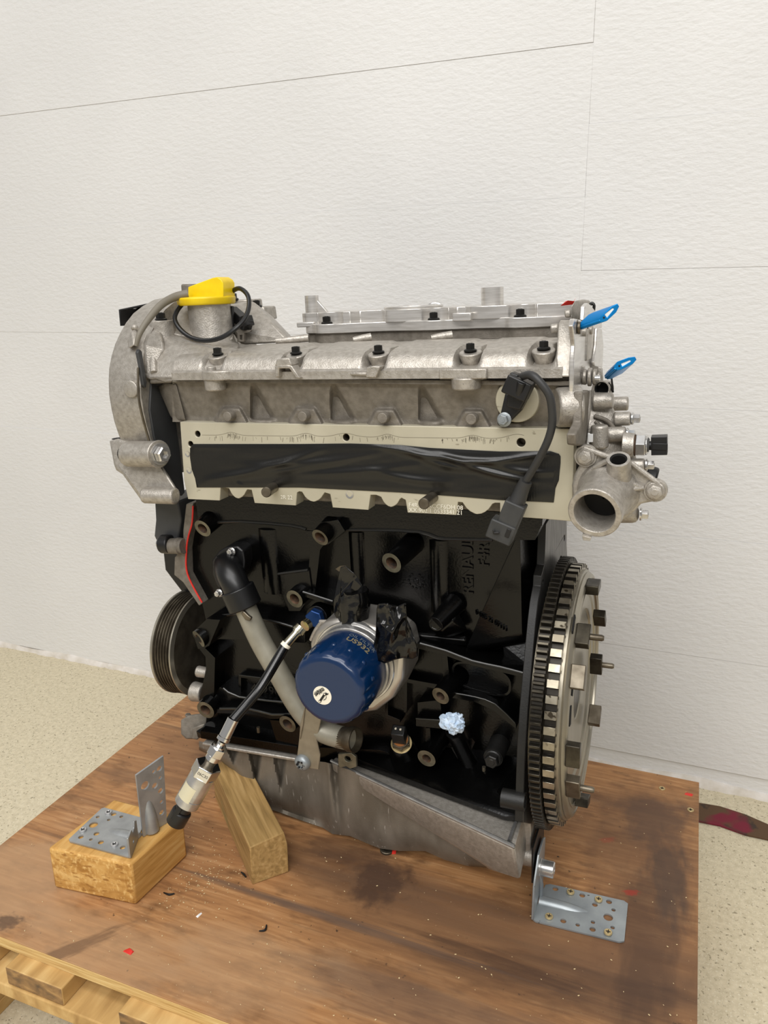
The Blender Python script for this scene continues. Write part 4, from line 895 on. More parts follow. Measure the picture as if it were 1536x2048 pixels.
b = MB(); b.cyl(P(330, 1092, .728), P(368, 1092, .728), .0095, .0095, 22); b.cyl(P(355, 1092, .728), P(362, 1092, .728), .0102, .0102, 22); ep('cover_boss', b, CASTD, fc, .0008)
b = MB(); b.cyl(P(324, 1088, .728), P(342, 1088, .728), .0115, .0115, 22); ep('cover_grommet', b, PLAST, fc, .0015)
b = MB(); b.cyl(P(317, 1086, .728), P(324, 1087, .728), .006, .0065, 18); ep('cover_screw', b, STEEL, fc, .0008)
# ribbed crank pulley
PC = V((-.288, .785, .185))
pc_px = PE_ = None
b = MB(); R0 = .069; po = PC+V((.012, 0, 0)); ax1 = (1, 0, 0)
b.lathe(po, ax1, [(R0*.5, -.0195), (R0*.93, -.0195), (R0, -.0185), (R0, -.0155), (R0*.985, -.0150)], 64, 0, (True, False))
gr = []
for k in range(6):
    h0 = -.0150+k*.0042; gr += [(R0*.985, h0), (R0*.925, h0+.0016), (R0*.925, h0+.0020), (R0*.985, h0+.0034)]
b.lathe(po, ax1, gr+[(R0*.985, .0102)], 64, 1, (False, False))
b.lathe(po, ax1, [(R0*.985, .0102), (R0, .0105), (R0, .0125), (R0*.9, .0135)], 64, 0, (False, False)); b.lathe(po, ax1, [(R0*.9, .0135), (R0*.5, .0135)], 64, 1, (False, True))
pu_o = ep('crank_pulley', b, [DISC, STEELD], ENG, 0, ang=25)
for px, py, r in ((411, 1345, .0075), (402, 1385, .013)):
    b = MB(); c = P(px, py, .742); b.cyl(c-V((.012, 0, 0)), c+V((.004, 0, 0)), r, r*.9, 20); ep('front_stud', b, CAST, fc, .0015)

# ---------------- flywheel end
FY, FV = .785, .192
def gear(R, rin, n, h, u0, u1, duty=.5, taper=.8, m=0):
    o = []
    for k in range(n):
        for f_, r in ((-duty/2, R-h), (-duty/2*taper, R), (duty/2*taper, R), (duty/2, R-h)):
            a = 2*math.pi*(k+f_)/n; o.append(V((u0, FY+r*math.cos(a), FV+r*math.sin(a))))
    b = MB(); n4 = len(o); b.v = [tuple(p) for p in o]+[(u1, p.y, p.z) for p in o]
    b.f = [[i, (i+1) % n4, (i+1) % n4+n4, i+n4] for i in range(n4)]
    inner = [V((u0, FY+rin*math.cos(2*math.pi*(k+f_)/n), FV+rin*math.sin(2*math.pi*(k+f_)/n))) for k in range(n) for f_ in (-duty/2, -duty/2*taper, duty/2*taper, duty/2)]
    b.v += [tuple(p) for p in inner]+[(u1, p.y, p.z) for p in inner]
    for i in range(n4):
        j = (i+1) % n4; b.f += [[i, i+2*n4, j+2*n4, j], [i+n4, j+n4, j+3*n4, i+3*n4]]
    b.m = [0]*len(b.f)
    for i in range(n4):
        if i % 4 != 1: b.m[i] = m
    return b
b = MB(); ax = (1, 0, 0); fc_ = V((0, FY, FV))
b.lathe(fc_+V((.200, 0, 0)), ax, [(.06, 0), (.134, .0005), (.134, .026), (.1345, .027), (.1345, .0275)], 72, 0, (True, True))
fly = ep('flywheel', b, GEAR, ENG, 0, ang=30)
ep('ring_gear', gear(.1475, .130, 122, .0052, .2035, .2142, .56, .62, 1), [GEAR, GEARG], fly, .0003, 1, ang=30)
ep('trigger_wheel', gear(.1412, .128, 60, .0046, .2158, .2268, .56, .97, 1), [GEARL, GEARG], fly, .0004, 1, ang=30)
b = MB(); b.lathe(fc_+V((.2268, 0, 0)), ax, [(.1345, 0), (.1345, .003), (.132, .0042), (.1325, .0052), (.130, .0085), (.1285, .0092), (.126, .0095), (.1255, .0085), (.121, .0082), (.1205, .0092), (.118, .0092), (.1175, .007), (.108, .0066), (.106, .0048), (.092, .0044), (.0905, .0022), (.03, .0018), (.028, -.001)], 96, 0, (False, True))
ep('pressure_plate', b, DISC, fly, 0, ang=28)
for px, py in ((1147, 1372), (1142, 1432), (1149, 1250)):
    b = MB(); c = PU(px, py, .2335); a = math.atan2(c.z-FV, c.y-FY); t_ = V((0, -math.sin(a), math.cos(a))); n_ = V((0, math.cos(a), math.sin(a)))
    b.prism([c+t_*.010+n_*.004, c-t_*.010+n_*.004, c-t_*.010-n_*.004, c+t_*.010-n_*.004], (-.0016, 0, 0)); ep('vent_slot', b, DARKH, fly, .0006)
lugs = [(1186, 1166, 0, GEAR), (1160, 1226, 1, GEAR), (1199, 1236, 0, GEAR), (1141, 1335, 0, STEELD), (1192, 1328, 1, GEAR), (1189, 1431, 0, STEELD), (1124, 1588, 0, GEAR), (1135, 1634, 1, STEELD), (1165, 1600, 0, GEAR)]
for px, py, pin, mm in lugs:
    c = PU(px, py, .242); a = math.atan2(c.z-FV, c.y-FY); r_l = min(.1255, math.hypot(c.y-FY, c.z-FV)); c = V((.2355, FY+r_l*math.cos(a), FV+r_l*math.sin(a)))
    t_ = V((0, -math.sin(a), math.cos(a))); n_ = V((0, math.cos(a), math.sin(a))); w, h = .0115, .0050
    b = MB(); b.prism([c+t_*w+n_*h, c-t_*w+n_*h, c-t_*w-n_*h, c+t_*w-n_*h], (.0135, 0, 0)); lg = ep('cover_lug', b, mm, fly, .0008)
    if pin:
        b = MB(); b.lathe(c+V((.0135, 0, 0)), ax, [(.0032, 0), (.0032, .011), (.0022, .013)], 14); ep('locating_dowel', b, STEELD, fly)

# ---------------- coolant housing and sensors on the right end
def ucyl(b, px0, px1, py, rpx, y, py1=None, r1=None, m=0, n=24):
    p0, p1 = P(px0, py, y), P(px1, py if py1 is None else py1, y); k = (P(px0, py+10, y)-p0).length/10
    b.cyl(p0, p1, rpx*k, (rpx if r1 is None else r1)*k, n, m); return p1, k
EPL = .2275
b = MB(); o_ = [PU(x, y, EPL+.004) for x, y in ((1149, 637), (1146, 652), (1150, 690), (1148, 720), (1147, 760), (1147, 800), (1149, 842), (1153, 848), (1160, 832), (1180, 790), (1188, 760), (1180, 735), (1178, 700), (1176, 660), (1162, 640))]
b.prism(o_, (-.004, 0, 0)); endp = ep('cam_end_plate', b, MACH, ENG, .0008)
b = MB(); b.prism([PU(x, y, .236) for x, y in ((1195, 656), (1204, 658), (1207, 690), (1205, 735), (1191, 732), (1188, 725), (1193, 690))], (-.003, 0, 0)); ep('bracket_strip', b, MACH, endp, .0008)
b = MB(); b.prism([PU(x, y, .233) for x, y in ((1176, 658), (1194, 656), (1192, 712), (1174, 722))], (-.004, 0, 0)); ep('window_casting', b, CAST, endp, .001)
b = MB(); b.prism([PU(x, y, .232) for x, y in ((1168, 640), (1170, 612), (1176, 606), (1182, 610), (1204, 640), (1204, 656), (1180, 660))], (-.004, 0, 0)); ep('upper_plate', b, MACH, endp, .0008)
b = MB(); b.tube([P(1181, 622, .84), P(1180, 611, .84), P(1184, 606.5, .84), P(1188, 611, .84), P(1187, 622, .84)], .0016, 8); ep('wire_hook', b, BOLTB, endp)
for px, py, y, r in ((1149, 656, .704, 17),):
    b = MB(); p, k = ucyl(b, px-3, px+6, py, r, y, n=24); b.cyl(p, p+V((.003, 0, 0)), r*k*.75, n=20); ep('tag_washer', b, STEELD, endp, .0006)
b = MB(); ucyl(b, 1160, 1174, 664, 9, .74); ucyl(b, 1176, 1186, 660, 9, .78); ep('plate_spacer', b, CAST, endp, .001)
hs_ = ep('coolant_housing', MB().hull([P(1172, 785, .745), P(1190, 780, .75), P(1212, 785, .75), P(1225, 840, .745), P(1240, 890, .74), P(1270, 905, .74), P(1285, 960, .745), P(1275, 1035, .75), P(1200, 1050, .73), P(1160, 1000, .72), P(1158, 890, .72), P(1175, 830, .735), P(1180, 790, .84), P(1260, 900, .82), P(1265, 1030, .82), P(1190, 1040, .82)]), CAST, ENG, .004, 3)
b = MB(); b.prism([PU(x, y, .240) for x, y in ((1166, 783), (1182, 780), (1183, 830), (1177, 872), (1168, 892), (1153, 890), (1152, 868), (1163, 845))], (-.008, 0, 0)); ep('mount_flange', b, CASTD, hs_, .0015)
b = MB(); b.tube([P(1176, 782, .735), P(1174, 822, .728), P(1166, 866, .722)], .0035, 12); ep('mount_ridge', b, CAST, hs_)
for a_ in ((1186, 1227, 802, 17.5, .738, 16), (1222, 1257, 808, 14, .78, 14), (1228, 1262, 838, 14.5, .742, 13.5), (1205, 1252, 869, 15.5, .732, 14.5), (1250, 1290, 931, 14.5, .728, 13)):
    b = MB(); ucyl(b, a_[0], a_[1], a_[2], a_[3], a_[4], a_[2]-1, a_[5]); ep('housing_boss', b, CAST, hs_, .0018, 3)
b = MB(); p0 = P(1235, 1025, .75); b.hull([P(1230, 1008, .74), P(1278, 1008, .74), P(1278, 1046, .74), P(1225, 1046, .74), P(1230, 1008, .79), P(1278, 1008, .79), P(1278, 1046, .79), P(1225, 1046, .79)]); ep('housing_foot', b, CAST, hs_, .006, 3)
for px, py, r, y in ((1263, 837, 11.5, .742), (1253, 869, 12, .732), (1291, 930, 11.5, .728), (1280, 1028, 12, .745)):
    c = P(px, py, y); k = (P(px, py+10, y)-c).length/10; b = MB(); b.hexbolt(c, (1, 0, 0), r*k*.82, .0075, 1.3); ep('housing_bolt', b, STEEL, hs_)
b = MB(); p0, p1 = P(1199, 896, .722), P(1199, 850, .722); b.cyl(p0, p1, .0082, .0078, 24); ep('vertical_stub', b, CAST, hs_, .002, 3)
b = MB()
for q_ in (((1188, 832), (1215, 842), (1232, 862)), ((1190, 842), (1210, 862), (1230, 868))): b.tube([P(*p, .735) for p in q_], .0022, 8)
b.hull([P(1188, 830, .74), P(1234, 862, .735), P(1232, 872, .74), P(1188, 858, .745), P(1200, 860, .76)]); ep('housing_rib', b, CASTD, hs_, .001)
# thermostat outlet
OY = .690
oo = [(1156, 912), (1160, 902), (1168, 896), (1180, 896), (1214, 910), (1226, 906), (1244, 908), (1258, 922), (1318, 964), (1328, 976), (1329, 988), (1322, 999), (1306, 1004), (1282, 1009), (1268, 1024), (1246, 1040), (1212, 1050), (1160, 1030), (1146, 1000), (1143, 972), (1148, 950), (1158, 932)]
b = MB(); b.prism(PL(oo, OY), (0, .0075, 0)); out = ep('thermostat_outlet', b, CAST, hs_, .0028, 3)
m0, m1 = P(1214, 984, OY+.002), P(1188.5, 1027, .650); dm = (m1-m0).normalized(); L = (m1-m0).length; ro = .0213
b = MB(); b.lathe(m0, dm, [(.028, 0), (.025, .006), (.0222, .014), (.0212, L-.013), (.0210, L-.012), (.0228, L-.010), (.0228, L-.001), (.0222, L), (.0180, L), (.0172, L-.002), (.0170, L-.03)], 48, 0, (True, False)); b.lathe(m0, dm, [(.0170, L-.03), (.001, L-.031)], 48, 1, (False, False))
b.hull([m1+V((-.010, .002, -.021)), m1+V((-.002, .002, -.0225)), m1+V((-.009, .002, -.0255)), m1+V((-.003, .002, -.0255)), m1+V((-.010, .010, -.019)), m1+V((-.002, .010, -.021))])
ep('hose_spigot', b, [CAST, DARKH], out, .0004, ang=30)
b = MB(); c0_, c1_ = P(1228, 960, .690), P(1237, 918, .676); d_ = (V((0, -.5, .86)))
b.pipe(c1_-d_*.022, c1_, .0112, .0062, .016, 28, 0, 0, 1, .0098); ep('bleed_boss', b, [CAST, DARKH], out, .001)
b = MB()
for q_ in (((1165, 962, .688), (1185, 938, .686), (1218, 920, .682)), ((1172, 985, .686), (1192, 960, .68), (1215, 948, .68), (1222, 935, .682)), ((1256, 940, .686), (1252, 960, .684), (1285, 976, .688)), ((1240, 986, .682), (1262, 978, .684), (1286, 976, .688)), ((1222, 950, .684), (1240, 985, .680), (1238, 1020, .680)), ((1168, 897, .688), (1200, 908, .688), (1218, 914, .686)), ((1262, 926, .688), (1290, 947, .688), (1318, 968, .688))):
    b.tube([P(*p) for p in q_], .0024, 10)
ep('outlet_ribs', b, CAST, out)
for px, py in ((1171.5, 912), (1311, 981)):
    c = P(px, py, OY-.0002); b = MB(); b.cyl(c+V((0, .004, 0)), c-V((0, .002, 0)), .0102, .0098, 26); b.hexbolt(c-V((0, .002, 0)), (-.05, -1, .02), .0066, .0065, 1.25); ep('outlet_bolt', b, STEELD if 0 else CAST, out, .0004)
b = MB(); b.cyl(P(1290, 952, .76), P(1314, 958, .76), .0115, .0105, 24); ep('rubber_plug', b, PLAST, hs_, .002)
# coolant temperature sensor
sn = MB(); y = .728; c = P(1255, 890, y); k = .00048
sn.lathe(c, (1, 0, 0), [(.0125, -.004), (.0108, .006)], 24, 0); sn.lathe(c+V((.006, 0, 0)), (1, 0, 0), [(.0098, 0), (.0098, .0014)], 24, 1); sn.lathe(c+V((.0075, 0, 0)), (1, 0, 0), [(.0104, 0), (.0104, .0075), (.0095, .0085)], 6, 2); sn.lathe(c+V((.016, 0, 0)), (1, 0, 0), [(.0088, 0), (.0088, .001), (.006, .003)], 20, 2)
ep('temperature_sensor', sn, [CAST, BORE, STEEL], hs_, .0004)
b = MB(); s0 = c+V((.0175, 0, 0)); b.lathe(s0, (1, 0, 0), [(.0042, 0), (.0042, .007)], 20); p1 = P(1303, 890, y); obox(b, p1, P(1335, 889, y), .014, .0165); b.box(p1.x+.001, p1.x+.014, p1.y-.0078, p1.y-.0070, p1.z-.003, p1.z+.003); ep('sensor_plug', b, PLAST, hs_, .001)
b = MB(); obox(b, P(1181, 868, .716), P(1181, 884, .716), .0045, .0025, (0, 1, 0)); obox(b, P(1178, 866, .716), P(1176, 888, .716), .002, .001, (0, 1, 0)); ep('white_tie', b, PAPERW, hs_, .0003)
b = MB(); obox(b, P(1152, 820, .704), P(1156, 824, .704), .002, .002, (0, 1, 0)); ep('white_tie', b, PAPERW, hs_, .0003)
# vacuum fitting stack below the lower tag
b = MB()
for x0, x1, r in ((1156, 1166, 12), (1166, 1174, 20), (1176, 1184, 24), (1186, 1194, 21), (1194, 1200, 12)): ucyl(b, x0, x1, 754, r*.78, .74)
b.hull([P(1160, 733, .74), P(1170, 731, .74), P(1172, 760, .74), P(1160, 775, .74), P(1160, 733, .75), P(1172, 760, .75)]); b.hull([P(1195, 733, .745), P(1205, 735, .745), P(1207, 760, .745), P(1196, 775, .745), P(1196, 733, .755), P(1206, 760, .755)])
ep('pivot_stack', b, CAST, endp, .001)
b = MB(); ucyl(b, 1190, 1200, 757, 7, .727); ep('pivot_bolt', b, STEEL, endp)
b = MB(); pp0, pp1 = P(1212, 776, .76), P(1203, 778, .74); b.pipe(pp0, pp1, .0075, .0055, .01, 20, 0, 0, 1); ep('stub_pipe', b, [CAST, DARKH], hs_)
b = MB(); b.tube([P(1222, 748, .75), P(1224, 765, .75), P(1226, 785, .75)], .001, 6); b.tube([P(1217, 765, .745), P(1222, 775, .745), P(1226, 784, .745)], .001, 6); ep('spring_wire', b, BOLTB, hs_)
# blue tags (own things)
def blue_tag(face, slot, hole, yf, base, ybase, label):
    b = MB(); f = PL(face, yf); v = P(base[0], base[1], ybase)-P(face[0][0], face[0][1], yf)
    b.prism(f, v, [PL(slot, yf)])
    # groove rails along the bar
    for i0, i1 in ((0, 7),):
        mid = f[i0].lerp(f[i1], .5); b.tube([mid, mid+v*.98], .0011, 8)
    hc = P(hole[0], hole[1], yf-.0003); b.lathe(hc, (0, -1, 0), [(.0009, -.002), (.0009, .0002)], 10, 1)
    for i, p in enumerate(b.v): q = V(p); b.v[i] = tuple(EB.transposed() @ V((q.x, q.y-EO.y, q.z))+EO)
    ins = MB(); ins.prism([p+v*.03 for p in PL(slot, yf)], v*.06)  # added white fill in place of the wall showing through the slot
    for i, p in enumerate(ins.v): q = V(p); ins.v[i] = tuple(EB.transposed() @ V((q.x, q.y-EO.y, q.z))+EO)
    o = part('locking_tag', b, [BLUEA, DARKH], None, .0006); part('slot_wall_fill', ins, PAPERW, o); tag(o, label, 'tag'); return o
blue_tag([(1199, 637), (1204.6, 630), (1223, 613), (1235.5, 606.6), (1239, 613), (1233, 624.5), (1214.7, 641.7), (1203, 645)], [(1209.7, 628.8), (1226, 615.9), (1229.7, 617.3), (1214.7, 635.2)], (1207.8, 635.2), .690, (1153, 653), .703, 'upper blue metal tag sticking out from the top right of the engine')
blue_tag([(1227.6, 733), (1234.7, 723), (1257, 714.7), (1270, 713), (1273.5, 719), (1266, 727.6), (1243, 739), (1234, 740.5)], [(1242, 727), (1260.5, 719.7), (1262.7, 722), (1244.8, 732.6)], (1238.5, 732), .70, (1208, 752), .725, 'lower blue metal tag above the coolant housing')

# ---------------- oil filter, cooler and tapes
FCt = P(655, 1382, .610)
def cy(y): return V((FCt.x, y, FCt.z))
cp_ = [P(*p, .676) for p in ((618, 1288), (628, 1262), (648, 1244), (672, 1238), (720, 1246), (770, 1262), (800, 1285), (808, 1320), (805, 1360), (786, 1398), (752, 1424), (716, 1430), (680, 1420), (640, 1380), (622, 1340))]
b = MB(); b.prism(cp_, (0, .055, 0)); cool = ep('oil_cooler', b, MACHD if 0 else mat('brushed_cooler_steel', g(196, 12), .34, .8, g(168, 12), 20, stretch=(1, 1, .3), bump=.1, bscale=200), ENG, .006, 3)
b = MB(); b.lathe(cy(.680), (0, -1, 0), [(.0460, 0), (.0460, .0055), (.0452, .0068), (.0440, .0068), (.0438, .010), (.0434, .0135), (.0430, .0148), (.0416, .0142), (.0408, .018), (.0395, .020), (.036, .020)], 64); ep('cooler_ring', b, STEEL, cool, 0, ang=30)
b = MB(); b.tube([P(640, 1243, .683), P(690, 1246, .681), (P(745, 1262, .681)), P(795, 1284, .683)], .0022, 10); b.tube([P(622, 1280, .682), P(630, 1262, .681), P(642, 1245, .681)], .002, 10); ep('cooler_crease', b, CAST, cool)
# filter can with grip flutes
b = MB(); prof = [(.0440, .062), (.0452, .0615), (.0455, .059), (.0452, .040)]
NF = 96; rows = []
lv = [(.0405, .056, 0), (.0412, .053, 0), (.0412, .031, 0), (.0411, .023, .5), (.0405, .0145, 1), (.0396, .0078, 1), (.0383, .0042, .6), (.0362, .0017, .1), (.0340, .0004, 0), (.0310, 0, 0)]
for r, h, fl in lv:
    rw = []
    for i in range(NF+1):
        a = 2*math.pi*i/NF; w = (math.cos(a*14))
        rr_ = r-fl*.0016*max(0, w)**2 if 1 else r
        rw.append(V((FCt.x+rr_*math.cos(a), .610+h, FCt.z+rr_*math.sin(a))))
    rows.append(rw)
b.grid(rows); b.add(rows[-1][:-1], [tuple(range(NF))]); b.add(rows[0][:-1], [tuple(range(NF))])
filt = ep('oil_filter', b, BLUE, ENG, 0, ang=50)
b = MB()
for k in range(14):
    a = 2*math.pi*(k+.5)/14; c = V((FCt.x+.0404*math.cos(a), .610+.0205, FCt.z+.0404*math.sin(a))); b.lathe(c, (math.cos(a), -.25, math.sin(a)), [(.0030, -.002), (.0026, .0007), (.0014, .0015), (.0004, .0018)], 12)
ep('grip_dimples', b, BLUE, filt)
b = MB(); sc = P(644.5, 1391, .6095); b.lathe(sc+V((0, .0004, 0)), (0, -1, 0), [(.0100, 0), (.0100, .0004)], 40); stk = ep('round_sticker', b, WHITEL, filt, label='small round white sticker with black emblem')
def sp(X, Y): return P(620+X/25.6, 1360+Y/25.6, .60905)
xd = (sp(270, 790)-sp(720, 480)); yd = V((-xd.z, 0, xd.x))
text('sticker_lettering', 'mitjet', .0058, sp(490, 630), xd, V((xd.z, 0, -xd.x)) if 0 else yd, INK, filt, .00012, ESH, .00012)
b = MB(); a0_, a1_ = sp(505, 1090), sp(750, 725); dd = (a1_-a0_).normalized(); nn = V((-dd.z, 0, dd.x))
b.prism([a0_+nn*.0011, a1_+nn*.0011, a1_-nn*.0011, a0_-nn*.0011], (0, -.0001, 0))
for c in (a0_, a1_): b.lathe(c, (0, -1, 0), [(.0014, 0), (.0014, .00018)], 16)
b.prism([sp(800, 640), sp(770, 600), sp(830, 660), sp(900, 690), sp(950, 680), sp(930, 740), sp(860, 770), sp(820, 800), sp(770, 760)], (0, -.0001, 0))
b.tube([sp(820, 830), sp(830, 900), sp(780, 980), sp(690, 1030)], .00028, 6); b.tube([sp(210, 655), sp(630, 400)], .00022, 6)
ep('sticker_emblem', b, INK, filt, smooth=True) if 0 else ep('sticker_emblem', b, INK, filt)
b = MB()
for c in (a0_, a1_): b.lathe(c-V((0, .0002, 0)), (0, -1, 0), [(.0008, 0), (.0008, .00008)], 12)
ep('emblem_eyelet', b, WHITEL, filt)
def warp_on(hc, a_c, r, sgn=1):
    def w(c):
        a = a_c-c.x/r; rad = r+c.z*.5; return V((FCt.x+rad*math.cos(a), .610+hc+c.y-.83, FCt.z+rad*math.sin(a)))
    return w
text('filter_lettering', 'OIL FILTER', .0068, (0, 0, 0), xu, zu, GREYINK, filt, .0002, (0, 0, 0), 0, warp_on(.0455, math.radians(60), .0414))
text('filter_lettering', 'US932', .0105, (0, 0, 0), xu, zu, mat('gold_print', srgb(122, 112, 86), .5), filt, .0002, (0, 0, 0), .0002, warp_on(.0370, math.radians(62), .0414))
# crumpled tape over the two cooler ports
def crumple(name, poly, y0, amp, seed, label, bulge=0, mtl=TAPE, nx=34, ny=34, lean=0):
    x0, x1 = min(p[0] for p in poly), max(p[0] for p in poly); b = MB(); rows = []
    for i in range(nx+1):
        x = x0+.3+(x1-x0-.6)*i/nx; ys = []
        for (xa, ya), (xb, yb) in zip(poly, poly[1:]+poly[:1]):
            if (xa <= x < xb) or (xb <= x < xa): ys.append(ya+(yb-ya)*(x-xa)/(xb-xa))
        lo_, hi_ = min(ys), max(ys); rw = []
        for k in range(ny+1):
            yy = lo_+(hi_-lo_)*k/ny; q = V((x*.022+yy*.006, yy*.016, seed))
            h = (1-abs(noise.noise(q)))**2*amp+abs(noise.noise(q*2.1))*amp*.35+noise.noise(q*6)*amp*.05
            e_ = math.sin(math.pi*i/nx)**.5*math.sin(math.pi*min(1, k/ny+.02))**.5
            rw.append(P(x, yy, y0-h-bulge*e_+lean*(k/ny)))
        rows.append(rw)
    b.grid(rows); o = ep(name, b, mtl, cool, 0, ang=60); sd = o.modifiers.new('thickness', 'SOLIDIFY'); sd.thickness = .0006; return o
b = MB(); t0, t1 = P(706, 1240, .690), P(708, 1178, .690); b.tube([t0+V((0, 0, -.004)), t0.lerp(t1, .5), t1], [.0165, .017, .0145], 24, sub=4)
for i, p in enumerate(b.v): q = V(p); b.v[i] = tuple(q+V((0, 0, 0))+V((noise.noise(q*160), noise.noise(q*160+V((9, 0, 0))), noise.noise(q*90)))*.0026)
ep('port_tape_wrap', b, TAPE, cool, 0, ang=60)
crumple('port_tape_flap', [(681, 1134), (690, 1132), (712, 1150), (724, 1170), (716, 1180), (690, 1190), (680, 1205), (682, 1232), (676, 1240), (668, 1228), (667, 1205), (672, 1178)], .684, .006, 2.0, '')
crumple('port_tape_flap', [(752, 1222), (756, 1208), (775, 1206), (796, 1212), (812, 1205), (806, 1220), (822, 1256), (836, 1296), (836, 1312), (826, 1318), (806, 1316), (792, 1319), (770, 1327), (752, 1320), (745, 1302), (750, 1275), (760, 1258), (752, 1240)], .668, .016, 7.3, '', .004)
b = MB(); b.prism(PL([(671, 1138), (680, 1132), (692, 1131), (690, 1141), (678, 1143)], .688), (0, .0005, 0)); ep('tape_corner', b, PAPERW if 0 else STEELD, cool)

# ---------------- coolant pipe with elbow
ey = .712
b = MB(); b.prism(PL([(424, 1120), (438, 1102), (452, 1094), (474, 1092), (486, 1102), (487, 1128), (478, 1160), (462, 1176), (446, 1190), (432, 1170), (424, 1148)], .725), (0, .022, 0)); elb = ep('elbow_flange', b, PLAST, ENG, .002)
b = MB(); b.tube([P(455, 1128, .735), P(456, 1134, .716), P(462, 1150, .703), P(472, 1172, .698), P(482, 1200, .698)], [.0155, .0158, .016, .0158, .0155], 28); ep('elbow', b, RUB, elb)
b = MB(); c0_, c1_ = P(474, 1176, .698), P(491, 1214, .698); b.cyl(c0_, c1_, .0195, .0195, 40); ep('pipe_cuff', b, RUB, elb, .0012)
for px, py, r in ((464, 1103, 10.5), (439, 1186, 8)):
    c = P(px, py, .722); b = MB(); b.hexbolt(c, (-.1, -1, .1), .0038, .006, 1.35); ep('flange_bolt', b, STEEL, elb)
b = MB(); b.tube([P(486, 1104, .718), P(488, 1130, .716), P(478, 1165, .712)], .0014, 8); b.tube([P(434, 1112, .718), P(434, 1140, .716)], .0012, 8); ep('flange_rib', b, PLAST, elb)
PIPEM = mat('grey_painted_pipe', srgb(150, 146, 132), .42, .25, srgb(138, 134, 120), 60, bump=.08, bscale=300)
b = MB(); pr_ = .0125
b.tube([P(487, 1206, .698), P(520, 1280, .697), P(560, 1350, .696), P(590, 1402, .695), P(615, 1436, .694), P(645, 1462, .692), P(680, 1474, .690), P(700, 1478, .688)], [pr_, pr_, pr_, pr_, pr_, pr_, pr_, pr_], 30, caps=True)
pipe_o = ep('coolant_pipe', b, PIPEM, ENG, 0)
pe0, pe1 = P(686, 1475.5, .6895), P(712, 1480, .6865); dp = (pe1-pe0).normalized()
b = MB(); b.lathe(pe0, dp, [(pr_, -.004), (pr_, .006), (pr_*1.14, .010), (pr_*1.12, (pe1-pe0).length), (pr_*.98, (pe1-pe0).length), (pr_*.95, 0)], 32, 0, (False, False)); b.lathe(pe0, dp, [(pr_*.95, 0), (.0005, 0)], 32, 1, (False, False)); ep('pipe_mouth', b, [STEELD, DARKH], pipe_o, 0, ang=30)
b = MB(); b.prism([P(x, y, .682) for x, y in ((486, 1222), (496, 1232), (502, 1236), (500, 1242), (490, 1240), (482, 1228))], (0, .004, 0)); ep('pipe_tab', b, STEELD, pipe_o, .0008)
# clamp strap and its bolt
b = MB(); cl = [(612, 1408), (645, 1425), (640, 1448), (633, 1480), (640, 1510), (637, 1540), (598, 1534), (594, 1510), (598, 1476), (600, 1455)]
b.prism(PL(cl, .680), (0, .0025, 0)); b.prism(PL([(598, 1476), (600, 1450), (606, 1425), (610, 1412), (606, 1450), (600, 1480)], .678), (0, .02, 0)); clm = ep('pipe_clamp', b, mat('clamp_steel', srgb(152, 144, 126), .42, .5, srgb(136, 128, 112), 60), pipe_o, .0008)
b = MB(); c = P(606, 1524, .680); b.lathe(c, (-.05, -1, .05), [(.0098, 0), (.0098, .001), (.0092, .0035), (.0072, .006), (.0045, .007), (.0038, .0052)], 28)
for k in range(6):
    a = math.pi*k/3; b.lathe(c+V((.0042*math.cos(a), -.0066, .0042*math.sin(a))), (0, -1, 0), [(.0014, -.001), (.0014, .0004)], 8, 1)
ep('torx_bolt', b, [ZINC, DARKH], clm)

# ---------------- sensors on the block and head
b = MB(); so = P(803, 1487, .722); dsn = (P(793, 1447, .694)-so).normalized(); b.lathe(so-dsn*.012, dsn, [(.017, -.01), (.0135, .008), (.0125, .012)], 24, 0); b.lathe(so, dsn, [(.0122, 0), (.0122, .0012)], 24, 1); b.lathe(so+dsn*.0012, dsn, [(.0112, 0), (.0112, .0065), (.0098, .0075)], 6, 2); b.lathe(so+dsn*.008, dsn, [(.0098, 0), (.0098, .003)], 24, 2)
b.lathe(so+dsn*.011, dsn, [(.0086, 0), (.0086, .0012)], 24, 3)
ops = ep('oil_pressure_sensor', b, [BLACK, SCREWZ, STEELD, mat('amber_seal', srgb(150, 92, 40), .5)], ENG, .0004)
b = MB(); s0 = so+dsn*.012; obox(b, s0, s0+dsn*.009, .013, .011, (0, .5, 1)); s1 = so+dsn*.029; obox(b, so+dsn*.012, s1+dsn*.006, .0150, .0125, (0, .5, 1)); ep('sensor_connector', b, PLAST, ops, .0012)
b = MB(); s2 = s1+dsn*.0062
for k in (-1, 1): b.box(s2.x+k*.0028-.0009, s2.x+k*.0028+.0009, s2.y-.001, s2.y+.001, s2.z-.0004+.001, s2.z+.0010+.001)
ep('connector_pins', b, WHITEL, ops)
b = MB(); s3 = s1+dsn*.0061; obox(b, s3, s3+dsn*.0003, .0118, .0092, (0, .5, 1)); ep('connector_well', b, DARKH, ops)
